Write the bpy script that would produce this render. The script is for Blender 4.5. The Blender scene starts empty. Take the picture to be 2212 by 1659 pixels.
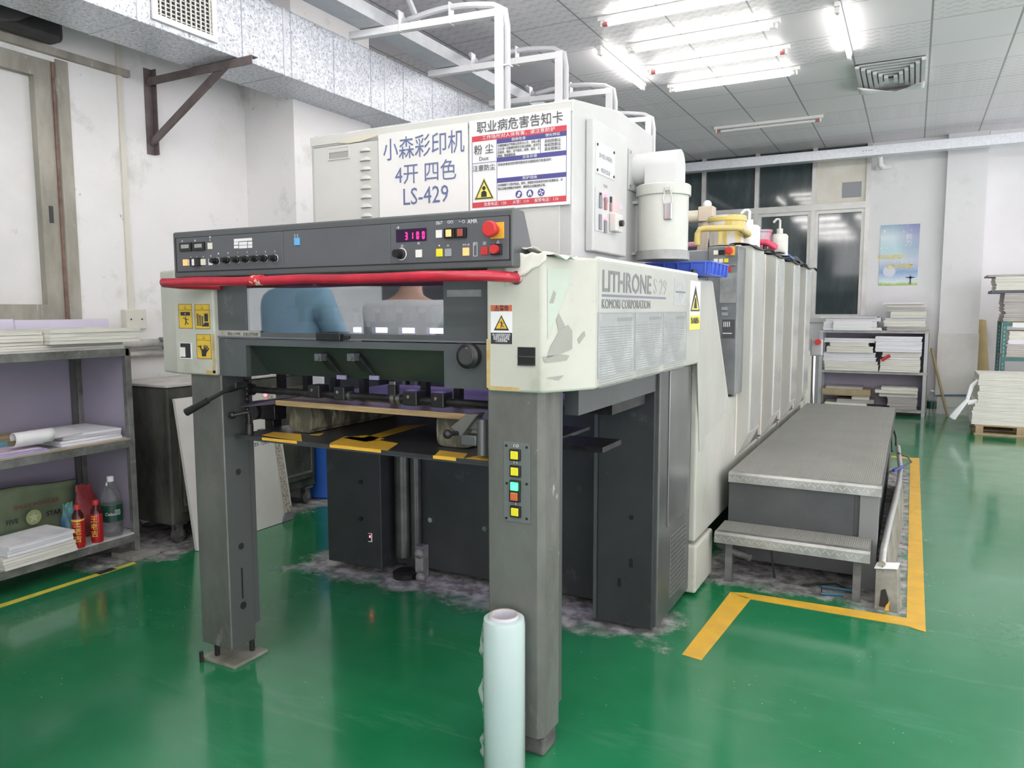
import bpy, math, random
from mathutils import Vector, Matrix
random.seed(7)
C = bpy.context.scene.collection
scn = bpy.context.scene
# ---------------------------------------------------------------- camera
F_PX, W_PX, H_PX = 1627.6, 2212.0, 1659.0
YAW, PITCH, ROLL = -.48778, .0976988, -.00205
CAM = Vector((0, 0, 1.45))
_fwd = Vector((math.sin(YAW)*math.cos(PITCH), math.cos(YAW)*math.cos(PITCH), -math.sin(PITCH)))
_r0 = Vector((math.cos(YAW), -math.sin(YAW), 0)); _u0 = _r0.cross(_fwd)
_rt = _r0*math.cos(ROLL)+_u0*math.sin(ROLL); _up = -_r0*math.sin(ROLL)+_u0*math.cos(ROLL)
cd = bpy.data.cameras.new('camera'); cam = bpy.data.objects.new('camera', cd); C.objects.link(cam)
cd.sensor_width = 36; cd.sensor_fit = 'HORIZONTAL'; cd.lens = F_PX/W_PX*36; cd.clip_start = .05
m = Matrix.Identity(4)
for i in range(3):
    m[i][0] = _rt[i]; m[i][1] = _up[i]; m[i][2] = -_fwd[i]; m[i][3] = CAM[i]
cam.matrix_world = m
scn.camera = cam
# ---------------------------------------------------------------- light and exposure
scn.view_settings.view_transform = 'Standard'; scn.view_settings.look = 'None'
scn.view_settings.gamma = 1; scn.view_settings.use_curve_mapping = False
scn.view_settings.exposure = 2.2
TUBE_STRENGTH = 12.5            # unseen tubes, set brighter; those over the press dimmed to keep the ceiling unclipped
w = bpy.data.worlds.new('world'); scn.world = w; w.use_nodes = True
w.node_tree.nodes['Background'].inputs[0].default_value = (1, .95, 1, 1)
w.node_tree.nodes['Background'].inputs[1].default_value = .62

def P(px, py, ax, val):                     # the point of a plane (ax = 0, 1, 2) that the photograph shows at a pixel
    d = _rt*((px-W_PX/2)/F_PX) - _up*((py-H_PX/2)/F_PX) + _fwd
    return CAM + d*((val-CAM[ax])/d[ax])
def PR(x0, y0, x1, y1, ax, val):            # an upright rectangle on that plane: (u0, u1, z0, z1)
    u = 0 if ax == 1 else 1; mx, my = (x0+x1)/2, (y0+y1)/2
    a, b = P(x0, my, ax, val)[u], P(x1, my, ax, val)[u]
    return min(a, b), max(a, b), P(mx, y1, ax, val)[2], P(mx, y0, ax, val)[2]

# ---------------------------------------------------------------- materials
MATS = {}
def M(name, col, rough=.5, metal=0, col2=None, scale=6, lo=.35, hi=.65, stretch=(1,1,1), spots=None, bump=0, bscale=60,
      coat=0, emit=0, trans=0, alpha=1, rvar=0, spec=.5):
    if name in MATS: return MATS[name]
    m = bpy.data.materials.new(name); m.use_nodes = True; MATS[name] = m
    nt = m.node_tree; N = nt.nodes; L = nt.links; b = N['Principled BSDF']
    b.inputs['Base Color'].default_value = (*col, 1); b.inputs['Roughness'].default_value = rough
    b.inputs['Metallic'].default_value = metal; b.inputs['Coat Weight'].default_value = coat; b.inputs['Coat Roughness'].default_value = .08
    b.inputs['Transmission Weight'].default_value = trans; b.inputs['Alpha'].default_value = alpha
    b.inputs['Specular IOR Level'].default_value = spec
    if emit: b.inputs['Emission Color'].default_value = (*col, 1); b.inputs['Emission Strength'].default_value = emit
    if not (col2 or spots or bump): return m
    tc = N.new('ShaderNodeTexCoord'); mp = N.new('ShaderNodeMapping'); mp.inputs['Scale'].default_value = stretch
    L.new(tc.outputs['Object'], mp.inputs[0])
    cur = None
    def noise(sc, det=6, ro=.6):
        n = N.new('ShaderNodeTexNoise'); n.inputs['Scale'].default_value = sc; n.inputs['Detail'].default_value = det
        n.inputs['Roughness'].default_value = ro; L.new(mp.outputs[0], n.inputs['Vector']); return n
    def ramp(o, a, c):
        r = N.new('ShaderNodeMapRange'); r.inputs[1].default_value = a; r.inputs[2].default_value = c; L.new(o, r.inputs[0]); return r.outputs[0]
    def mix(f, a, c2):
        x = N.new('ShaderNodeMix'); x.data_type = 'RGBA'; L.new(f, x.inputs[0])
        if a is None: x.inputs[6].default_value = (*col, 1)
        else: L.new(a, x.inputs[6])
        x.inputs[7].default_value = (*c2, 1); return x.outputs[2]
    if col2:
        f = ramp(noise(scale).outputs[0], lo, hi); cur = mix(f, cur, col2)
        if rvar:
            rr = N.new('ShaderNodeMapRange'); rr.inputs[3].default_value = rough; rr.inputs[4].default_value = rough+rvar
            L.new(f, rr.inputs[0]); L.new(rr.outputs[0], b.inputs['Roughness'])
    for (c3, sc, th, *so) in (spots or []):
        n = noise(sc, 8, .7); cur = mix(ramp(n.outputs[0], th, th+(so[0] if so else .05)), cur, c3)
    if cur: L.new(cur, b.inputs['Base Color'])
    if bump:
        bp = N.new('ShaderNodeBump'); bp.inputs['Strength'].default_value = bump; bp.inputs['Distance'].default_value = .01
        L.new(noise(bscale, 3).outputs[0], bp.inputs['Height']); L.new(bp.outputs[0], b.inputs['Normal'])
    return m
white_wall = M('white_plaster', (.80,.80,.79), .75, col2=(.70,.70,.66), scale=1.3, lo=.5, hi=.8, spots=[((.62,.62,.58), 2.2, .56, .12), ((.40,.39,.37), 8, .66, .05), ((.22,.22,.21), 17, .70, .03)], bump=.1)
far_wall = M('far_plaster', (.78,.78,.79), .75, col2=(.72,.72,.73), scale=1, spots=[((.66,.66,.66), 1.7, .58, .12), ((.45,.45,.44), 9, .71, .04)])
steel = M('worn_steel', (.205,.21,.193), .38, .5, col2=(.13,.135,.12), scale=5, stretch=(1,1,.45), spots=[((.34,.35,.31), 3.5, .58, .10), ((.46,.47,.41), 24, .655, .04), ((.06,.065,.06), 11, .665, .05)], rvar=.25)
post_side = M('post_paint_shade', (.09,.095,.09), .45, .3, col2=(.09,.10,.10), scale=4, spots=[((.3,.3,.26), 30, .68, .05)])
beige = M('beige_paint', (.50,.51,.445), .42, col2=(.42,.43,.37), scale=3, lo=.4, hi=.75, spots=[((.36,.37,.30), 3.3, .57, .12), ((.30,.31,.26), 8, .655, .04), ((.13,.13,.11), 18, .70, .03)])
cream = M('cabinet_cream', (.60,.605,.565), .4, col2=(.54,.545,.51), scale=2, spots=[((.45,.45,.4), 6, .71, .05)])
cab_side = M('cabinet_side_paint', (.54,.55,.54), .38, col2=(.48,.49,.48), scale=3)
console_m = M('console_grey', (.105,.112,.122), .42, col2=(.085,.09,.10), scale=2.5, spots=[((.05,.05,.05), 9, .70, .05)])
console_edge = M('console_rim', (.09,.095,.10), .4)
dark = M('dark_panel', (.042,.046,.048), .42, .1, col2=(.028,.031,.033), scale=3, spots=[((.09,.095,.09), 3.5, .60, .12), ((.26,.26,.24), 34, .685, .03)])
darkgrey = M('cover_grey', (.10,.11,.115), .35, .2, col2=(.075,.083,.085), scale=2.5, spots=[((.15,.155,.145), 5, .62, .08)])
recess_green = M('recess_green', (.035,.05,.042), .4, .2, col2=(.05,.062,.055), scale=4)
black = M('black_plastic', (.012,.012,.013), .35)
iron = M('oily_iron', (.05,.05,.052), .35, .6, col2=(.02,.02,.02), scale=15)
chrome = M('chrome', (.6,.6,.6), .18, 1)
red = M('red_tape', (.50,.015,.04), .35, col2=(.36,.012,.03), scale=10, spots=[((.04,.01,.012), 22, .66, .06)], stretch=(1,.4,.4), coat=.3)
redb = M('red_button', (.55,.03,.03), .4)
yellowb = M('yellow_button', (.75,.68,.03), .4)
creamb = M('cream_button', (.78,.74,.62), .45)
orangeb = M('orange_button', (.85,.42,.16), .45, emit=.15)
whiteb = M('white_button', (.75,.75,.72), .45)
blueb = M('blue_button', (.13,.42,.75), .4)
greyb = M('grey_button', (.30,.32,.34), .45)
greenlit = M('green_light', (.02,.9,.08), .4, emit=2.2)
redlit = M('red_light', (1,.04,.06), .4, emit=3)
redlit2 = M('red_digit', (1,.01,.10), .4, emit=1.6)
lcd = M('lcd_grey', (.32,.36,.34), .3)
display_m = M('display_window', (.035,.018,.045), .15)
ink_white = M('white_print', (.75,.76,.76), .6)
ink_black = M('black_print', (.025,.025,.03), .6)
ink_grey = M('grey_print', (.09,.09,.09), .6)
ink_blue = M('blue_print', (.055,.075,.20), .6)
ink_red = M('red_print', (.58,.06,.075), .6)
ink_navy = M('navy_print', (.075,.075,.25), .6)
ink_side = M('faded_print', (.20,.21,.22), .6)
sign_white = M('sign_white', (.78,.78,.75), .35, col2=(.72,.72,.68), scale=2)
label_yellow = M('label_yellow', (.72,.48,.03), .45, col2=(.62,.42,.05), scale=20)
tri_yellow = M('triangle_yellow', (.78,.70,.12), .5)
label_orange = M('label_orange', (.50,.13,.06), .5)
notice_m = M('notice_film', (.34,.36,.355), .22, col2=(.46,.48,.475), scale=7, lo=.45, hi=.62, spots=[((.24,.25,.24), 11, .66, .05)])
galv = M('galvanised', (.50,.53,.57), .42, .55, col2=(.66,.69,.74), scale=40, lo=.42, hi=.55, spots=[((.27,.28,.31), 62, .55, .04)])
galv_plain = M('galvanised_plain', (.62,.64,.67), .45, .4, col2=(.55,.57,.6), scale=10)
white_pipe = M('white_conduit', (.80,.80,.81), .4)
cable_grey = M('grey_cable', (.52,.53,.55), .5)
lamp_white = M('lamp_batten', (.78,.78,.76), .45)
tube_m = M('lit_tube', (1,.97,.95), .5, emit=TUBE_STRENGTH)
tube_dim = M('lit_tube_dim', (1,.97,.93), .5, emit=4.8)
tube_off = M('unlit_tube', (.8,.8,.8), .4)
sock_red = M('red_socket', (.55,.14,.14), .4)
bracket_m = M('primer_iron', (.13,.10,.10), .6, .2, col2=(.19,.16,.155), scale=9)
wood_frame = M('old_frame', (.42,.40,.34), .6, col2=(.25,.24,.20), scale=6, stretch=(1,1,.3), spots=[((.62,.61,.55), 13, .62, .08)])
rust_frame = M('rusty_strip', (.16,.09,.07), .6, col2=(.28,.2,.16), scale=9)
plastic_sheet = M('dirty_sheet', (.74,.74,.73), .35, col2=(.66,.66,.64), scale=2, spots=[((.36,.32,.27), 3.2, .66, .1)], bump=.25, bscale=7)
shelf_iron = M('shelf_iron', (.26,.265,.25), .5, .3, col2=(.12,.12,.11), scale=9, spots=[((.42,.41,.37), 16, .62, .06), ((.16,.09,.05), 12, .72, .04)])
shelf_board = M('lilac_board', (.40,.37,.46), .6, col2=(.36,.335,.42), scale=2)
lilac_light = M('lilac_light', (.66,.63,.76), .6)
shelf_top = M('shelf_white_top', (.62,.60,.60), .6, col2=(.45,.43,.42), scale=8)
cart_m = M('grimy_cart', (.12,.12,.10), .55, .2, col2=(.04,.04,.035), scale=6, stretch=(1,1,.4), spots=[((.42,.41,.36), 13, .66, .06), ((.25,.08,.06), 9, .74, .03)])
cart_top = M('cart_top', (.62,.59,.56), .6, col2=(.45,.42,.40), scale=7, spots=[((.08,.07,.07), 14, .72, .03)])
paper = M('cream_paper', (.77,.76,.69), .7, col2=(.60,.59,.53), scale=3, stretch=(1,1,60), lo=.45, hi=.62)
paper_w = M('white_paper', (.80,.80,.83), .7, col2=(.62,.62,.66), scale=3, stretch=(1,1,60), lo=.48, hi=.64)
paper_g = M('grey_paper', (.50,.47,.45), .7, col2=(.36,.34,.33), scale=3, stretch=(1,1,50), lo=.45, hi=.6)
paper_d = M('dark_sheet', (.14,.14,.17), .6)
paper_top = M('paper_face', (.80,.80,.81), .65)
pink = M('pink_sheet', (.72,.58,.70), .65); lilac = M('lilac_sheet', (.45,.42,.66), .6); blue_sh = M('teal_sheet', (.16,.34,.42), .6)
tan = M('tan_board', (.45,.36,.22), .65, col2=(.38,.30,.18), scale=7)
ply = M('plywood_face', (.24,.20,.20), .45, col2=(.17,.14,.15), scale=5)
ply_edge = M('plywood_edge', (.42,.30,.15), .7, col2=(.25,.17,.08), scale=9, stretch=(.5,1,9), spots=[((.10,.07,.04), 24, .66, .05)])
log = M('stacking_block', (.24,.23,.155), .6, col2=(.07,.07,.048), scale=14, lo=.42, hi=.54, stretch=(1,1,.35), spots=[((.42,.40,.30), 16, .60, .08), ((.02,.02,.015), 22, .68, .04)], bump=.6, bscale=22)
film = M('stretch_film', (.50,.60,.58), .2, col2=(.43,.54,.53), scale=3, stretch=(1,1,.15), coat=.5)
film_side = M('film_loose', (.8,.86,.85), .12, alpha=.55)
core = M('cardboard_core', (.58,.57,.62), .7); core_rim = M('core_rim', (.42,.36,.30), .8)
yel_paint = M('yellow_marking', (.74,.43,.035), .45, col2=(.60,.36,.05), scale=9, spots=[((.28,.25,.12), 11, .66, .08)])
yel_tape = M('yellow_tape', (.76,.62,.08), .4, col2=(.68,.52,.08), scale=8)
checker = M('tread_plate', (.46,.46,.44), .35, .75, col2=(.30,.30,.28), scale=8)
riser_m = M('riser_dark', (.065,.07,.072), .42, .2, col2=(.085,.09,.09), scale=4)
blue_pl = M('blue_plastic', (.07,.14,.62), .4); blue_drum = M('blue_barrel', (.03,.13,.52), .4)
teal = M('teal_rack', (.045,.17,.16), .45, col2=(.035,.13,.125), scale=6)
pallet_m = M('pallet_wood', (.45,.33,.20), .75, col2=(.32,.23,.13), scale=8)
alum = M('aluminium_frame', (.60,.60,.58), .4, .3, col2=(.5,.5,.48), scale=4)
glass_dark = M('night_glass', (.045,.062,.065), .06, col2=(.11,.135,.135), scale=2.2, lo=.45, hi=.75, stretch=(1.4,1,.35), coat=.6)
board_white = M('white_board', (.72,.70,.66), .5, col2=(.64,.62,.58), scale=3, spots=[((.4,.34,.28), 8, .73, .04)])
board_edge = M('chipboard_edge', (.55,.50,.43), .8, spots=[((.10,.08,.06), 120, .52, .05)])
skin = M('skin', (.55,.33,.24), .5); hair = M('black_hair', (.012,.011,.011), .5)
shirt_blue = M('pale_blue_shirt', (.30,.50,.62), .7, col2=(.25,.44,.56), scale=4, bump=.3, bscale=9)
shirt_white = M('white_shirt', (.75,.76,.76), .7, bump=.3, bscale=9); trouser = M('dark_trousers', (.03,.035,.05), .8)
clear_pl = M('clear_bottle', (.9,.95,.95), .06, trans=.9, alpha=.45)
cap_white = M('white_cap', (.8,.8,.8), .4); lab_green = M('green_label', (.006,.055,.035), .35)
bot_red = M('red_bottle', (.45,.012,.015), .25, coat=.4); bot_dark = M('tea_dark', (.06,.012,.008), .12)
ink_gold = M('gold_print', (.78,.62,.08), .5)
bag_green = M('sack_green', (.20,.25,.15), .55, col2=(.13,.17,.10), scale=4, bump=.5, bscale=6)
bag_red = M('bag_red', (.20,.02,.025), .35, col2=(.28,.05,.05), scale=6, bump=.4, bscale=9)
bag_blue = M('bag_blue', (.05,.14,.25), .35, col2=(.10,.28,.16), scale=10)
white_bottle = M('white_plastic', (.82,.82,.82), .35); ink_yellow = M('yellow_ink', (.70,.55,.10), .4, col2=(.62,.50,.22), scale=9)
pinkred = M('magenta_ink', (.62,.06,.12), .4); blue_ink = M('cyan_ink', (.06,.20,.50), .4)
foil = M('foil_wrap', (.55,.54,.52), .3, .7, bump=.5, bscale=30)
grime = M('grimy_plate', (.30,.30,.25), .6, col2=(.14,.14,.11), scale=8)
fan_dark = M('fan_dark', (.025,.024,.026), .5, col2=(.05,.05,.05), scale=5)
bamboo = M('broom_stick', (.36,.29,.15), .6)
blue_stick = M('blue_stick', (.10,.17,.33), .5)
cable_blk = M('black_cable', (.03,.035,.03), .5)
concrete = M('concrete_pad', (.33,.32,.29), .9, col2=(.22,.21,.19), scale=8)

# ---------------------------------------------------------------- mesh building
WO = {}                                     # world origin of each object, used while building
NB = [0]
class MB:
    def __init__(s): s.v = []; s.f = []; s.sm = []
    def add(s, vs, fs, smooth=False):
        n = len(s.v); s.v += [tuple(v) for v in vs]; s.f += [tuple(i+n for i in f) for f in fs]; s.sm += [smooth]*len(fs); return s
    def box(s, x0, x1, y0, y1, z0, z1):
        NB[0] += 1; e = .00003*(NB[0] % 11)       # keeps butting boxes from sharing a plane
        x0, x1 = sorted((x0, x1)); y0, y1 = sorted((y0, y1)); z0, z1 = sorted((z0, z1))
        if min(x1-x0, y1-y0, z1-z0) > .004: x0 -= e; x1 += e; y0 -= e; y1 += e; z0 += e*.3; z1 -= e*.3
        vs = [(x, y, z) for z in (z0, z1) for y in (y0, y1) for x in (x0, x1)]
        return s.add(vs, [(0,2,3,1), (4,5,7,6), (0,1,5,4), (2,6,7,3), (0,4,6,2), (1,3,7,5)])
    def prism(s, pts, ax, a, b):            # pts: (y,z) for ax 0, (x,z) for ax 1, (x,y) for ax 2
        def mk(p, t): return (t, p[0], p[1]) if ax == 0 else (p[0], t, p[1]) if ax == 1 else (p[0], p[1], t)
        n = len(pts); area = sum(pts[i][0]*pts[(i+1) % n][1]-pts[(i+1) % n][0]*pts[i][1] for i in range(n))
        if area < 0: pts = pts[::-1]
        a, b = sorted((a, b))
        if ax == 1: a, b = b, a
        vs = [mk(p, a) for p in pts]+[mk(p, b) for p in pts]
        fs = [tuple(range(n))[::-1], tuple(range(n, 2*n))]+[(i, (i+1) % n, n+(i+1) % n, n+i) for i in range(n)]
        return s.add(vs, fs)
    def tube(s, path, r, n=10, caps=True):
        path = [Vector(p) for p in path]; rs = r if isinstance(r, (list, tuple)) else [r]*len(path)
        rings = []; prev = None
        for i, p in enumerate(path):
            d = (path[min(i+1, len(path)-1)]-path[max(i-1, 0)]).normalized()
            if prev is None:
                a = d.orthogonal().normalized()
            else:
                a = (prev-d*prev.dot(d)); a = a.normalized() if a.length > 1e-6 else d.orthogonal().normalized()
            prev = a; b = d.cross(a)
            rings.append([p+(a*math.cos(2*math.pi*k/n)+b*math.sin(2*math.pi*k/n))*rs[i] for k in range(n)])
        vs = [v for R in rings for v in R]
        fs = [(i*n+k, i*n+(k+1) % n, (i+1)*n+(k+1) % n, (i+1)*n+k) for i in range(len(path)-1) for k in range(n)]
        s.add(vs, fs, True)
        if caps: s.add(rings[0], [tuple(range(n))[::-1]]); s.add(rings[-1], [tuple(range(n))])
        return s
    def lathe(s, prof, c, n=24, ax=2, caps=True):      # prof: (radius, height) from bottom to top around axis ax through c
        vs = []
        for r, h in prof:
            for k in range(n):
                a = 2*math.pi*k/n; q = (r*math.cos(a), r*math.sin(a))
                o = (q[0], q[1], h) if ax == 2 else (h, q[0], q[1]) if ax == 0 else (q[1], h, q[0])
                vs.append((c[0]+o[0], c[1]+o[1], c[2]+o[2]))
        m_ = len(prof)
        fs = [(i*n+k, i*n+(k+1) % n, (i+1)*n+(k+1) % n, (i+1)*n+k) for i in range(m_-1) for k in range(n)]
        s.add(vs, fs, True)
        if caps and prof[0][0] > 1e-5: s.add(vs[:n], [tuple(range(n))[::-1]])
        if caps and prof[-1][0] > 1e-5: s.add(vs[-n:], [tuple(range(n))])
        return s
    def ball(s, c, r, n=14):
        return s.lathe([(max(r*math.sin(math.pi*i/10), 1e-6), -r*math.cos(math.pi*i/10)) for i in range(11)], c, n)
    def hexa(s, bot, top):                  # two quads of four corners each
        return s.add(list(bot)+list(top), [(3,2,1,0), (4,5,6,7), (0,1,5,4), (1,2,6,5), (2,3,7,6), (3,0,4,7)])
    def grid(s, fn, nu, nv, smooth=True):
        vs = [fn(i/nu, j/nv) for j in range(nv+1) for i in range(nu+1)]
        return s.add(vs, [(j*(nu+1)+i, j*(nu+1)+i+1, (j+1)*(nu+1)+i+1, (j+1)*(nu+1)+i) for j in range(nv) for i in range(nu)], smooth)
    def build(s, name, mat, parent=None, bevel=0, seg=2, mats=None, mfn=None, solid=0):
        xs, ys, zs = zip(*s.v)
        c = Vector(((min(xs)+max(xs))/2, (min(ys)+max(ys))/2, min(zs)))
        me = bpy.data.meshes.new(name)
        me.from_pydata([(x-c.x, y-c.y, z-c.z) for x, y, z in s.v], [], s.f); me.update()
        for p, q in zip(me.polygons, s.sm): p.use_smooth = q
        if any(s.sm): me.set_sharp_from_angle(angle=math.radians(40))
        me.materials.append(mat)
        for x in (mats or []): me.materials.append(x)
        if mfn:
            for p in me.polygons: p.material_index = mfn(p.center+c, p.normal)
        o = bpy.data.objects.new(name, me); C.objects.link(o)
        if parent: o.parent = parent; o.location = c-WO[parent.name]
        else: o.location = c
        WO[o.name] = c
        if bevel:
            b = o.modifiers.new('bevel', 'BEVEL'); b.width = bevel; b.segments = seg; b.limit_method = 'ANGLE'; b.angle_limit = .6
        if solid:
            b = o.modifiers.new('solid', 'SOLIDIFY'); b.thickness = solid
        return o
def tag(o, label=None, cat=None, group=None, kind=None):
    if label: o['label'] = label
    if cat: o['category'] = cat
    if group: o['group'] = group
    if kind: o['kind'] = kind
    return o
def thing(name, label, cat, loc=(0,0,0), group=None):
    o = bpy.data.objects.new(name, None); C.objects.link(o); o.location = loc; o.empty_display_size = .1
    WO[o.name] = Vector(loc); return tag(o, label, cat, group)
def struct(name, mb, mat, parent=None, **k):
    o = mb.build(name, mat, parent, **k)
    if not parent: o['kind'] = 'structure'
    return o
def bx(name, mat, parent, x0, x1, y0, y1, z0, z1, bevel=0, **k): return MB().box(x0, x1, y0, y1, z0, z1).build(name, mat, parent, bevel, **k)
def cy(name, mat, parent, a, b, r, n=16, **k): return MB().tube([a, b], r, n).build(name, mat, parent, **k)
def text(body, at, size, face, mat, parent, name='lettering', xs=1, align='CENTER', bold=0, shear=0):
    # face 'F' looks at -Y, 'S' looks at +X, 'L' lies on a wall looking at +X
    cu = bpy.data.curves.new(name, 'FONT'); cu.body = body; cu.size = size; cu.align_x = align; cu.align_y = 'CENTER'
    cu.extrude = .0004; cu.offset = bold; cu.shear = shear; cu.resolution_u = 2
    cu.materials.append(mat)
    o = bpy.data.objects.new(name, cu); C.objects.link(o); o.parent = parent; o.location = Vector(at)-WO[parent.name]
    bpy.context.view_layer.update()
    me = bpy.data.meshes.new_from_object(o.evaluated_get(bpy.context.evaluated_depsgraph_get())); nm = o.name
    bpy.data.objects.remove(o); bpy.data.curves.remove(cu); me.name = name
    if not me.materials: me.materials.append(mat)
    o = bpy.data.objects.new(name, me); C.objects.link(o); o.parent = parent; o.location = Vector(at)-WO[parent.name]
    o.rotation_euler = (math.pi/2, 0, 0 if face == 'F' else math.pi/2); o.scale = (xs, 1, 1); WO[o.name] = Vector(at)
    return o
def dup(root, off, label=None, group=None, rot=None):
    r = root.copy(); C.objects.link(r); r.location = root.location+Vector(off)
    if rot is not None: r.rotation_euler = rot
    if label: r['label'] = label
    if group: r['group'] = group
    for ch in list(root.children):
        c = ch.copy(); C.objects.link(c); c.parent = r
        for g in list(ch.children):
            d = g.copy(); C.objects.link(d); d.parent = c
    return r
# ---------------------------------------------------------------- floor and ceiling materials
def floor_material():
    m = bpy.data.materials.new('green_epoxy'); m.use_nodes = True; nt = m.node_tree; N = nt.nodes; L = nt.links; b = N['Principled BSDF']
    geo = N.new('ShaderNodeNewGeometry'); pos = geo.outputs['Position']
    def noise(sc, det=5, ro=.6, st=None):
        n = N.new('ShaderNodeTexNoise'); n.inputs['Scale'].default_value = sc; n.inputs['Detail'].default_value = det; n.inputs['Roughness'].default_value = ro
        if st:
            mp = N.new('ShaderNodeMapping'); mp.inputs['Scale'].default_value = st; mp.inputs['Rotation'].default_value = (0, 0, .5); L.new(pos, mp.inputs[0]); L.new(mp.outputs[0], n.inputs[0])
        else: L.new(pos, n.inputs[0])
        return n.outputs[0]
    def mr(o, a, c, d=0, e=1):
        r = N.new('ShaderNodeMapRange'); r.inputs[1].default_value = a; r.inputs[2].default_value = c; r.inputs[3].default_value = d; r.inputs[4].default_value = e; L.new(o, r.inputs[0]); return r.outputs[0]
    def ma(op, a, c):
        x = N.new('ShaderNodeMath'); x.operation = op
        for i, v in enumerate((a, c)):
            if isinstance(v, (int, float)): x.inputs[i].default_value = v
            else: L.new(v, x.inputs[i])
        return x.outputs[0]
    def mix(f, a, c2):
        x = N.new('ShaderNodeMix'); x.data_type = 'RGBA'; L.new(f, x.inputs[0])
        if isinstance(a, tuple): x.inputs[6].default_value = (*a, 1)
        else: L.new(a, x.inputs[6])
        x.inputs[7].default_value = (*c2, 1); return x.outputs[2]
    sp = N.new('ShaderNodeSeparateXYZ'); L.new(pos, sp.inputs[0]); X, Y = sp.outputs[0], sp.outputs[1]
    edge = ma('MULTIPLY', ma('SUBTRACT', noise(5, 8, .7), .5), .55)
    def boxmask(x0, x1, y0, y1, soft=.05):
        dx = ma('SUBTRACT', ma('ABSOLUTE', ma('SUBTRACT', X, (x0+x1)/2), 0), (x1-x0)/2)
        dy = ma('SUBTRACT', ma('ABSOLUTE', ma('SUBTRACT', Y, (y0+y1)/2), 0), (y1-y0)/2)
        return mr(ma('ADD', ma('MAXIMUM', dx, dy), edge), 0, soft, 1, 0)
    c = mix(mr(noise(1.1, 4), .35, .65), (.008, .165, .055), (.022, .20, .085))
    c = mix(mr(noise(2.2, 7, .7, (.5, 2.2, 1)), .56, .74), c, (.05, .22, .115))
    c = mix(mr(noise(7, 9, .75, (1, 2, 1)), .66, .74), c, (.012, .09, .04))
    scr = ma('MULTIPLY', mr(noise(3.2, 10, .8, (.35, 3.5, 1)), .62, .70), .6)
    c = mix(scr, c, (.13, .27, .17))
    dust = boxmask(-4.7, -3.88, 2.86, 4.6, .10)
    for q in ((-3.0, -1.0, 3.15, 3.4, .12), (-.95, .0, 4.02, 7.6, .10), (-4.7, -4.0, 2.6, 2.95, .1)):
        dust = ma('MAXIMUM', dust, boxmask(*q))
    dustc = N.new('ShaderNodeMix'); dustc.data_type = 'RGBA'; L.new(mr(noise(14, 6), .4, .62), dustc.inputs[0])
    dustc.inputs[6].default_value = (.15, .145, .14, 1); dustc.inputs[7].default_value = (.46, .45, .44, 1)
    x = N.new('ShaderNodeMix'); x.data_type = 'RGBA'; L.new(dust, x.inputs[0]); L.new(c, x.inputs[6]); L.new(dustc.outputs[2], x.inputs[7]); c = x.outputs[2]
    # pale specks of paper dust
    vo = N.new('ShaderNodeTexVoronoi'); vo.inputs['Scale'].default_value = 26; L.new(pos, vo.inputs['Vector'])
    spk = ma('MULTIPLY', mr(vo.outputs['Distance'], .045, .075, 1, 0), mr(noise(1.4, 2), .53, .60))
    c = mix(spk, c, (.45, .5, .4))
    L.new(c, b.inputs['Base Color'])
    r = ma('MAXIMUM', mr(noise(3, 6, .65), .35, .7, .11, .27), ma('MULTIPLY', dust, .85))
    L.new(r, b.inputs['Roughness']); b.inputs['Specular IOR Level'].default_value = .5
    L.new(mr(dust, 0, 1, .35, 0), b.inputs['Coat Weight']); b.inputs['Coat Roughness'].default_value = .09
    bp = N.new('ShaderNodeBump'); bp.inputs['Strength'].default_value = .12; bp.inputs['Distance'].default_value = .01; L.new(noise(4, 4), bp.inputs['Height']); L.new(bp.outputs[0], b.inputs['Normal'])
    return m
CEIL = 3.8; TX, TY, OX, OY = .632, .687, .03, 7.27
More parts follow.
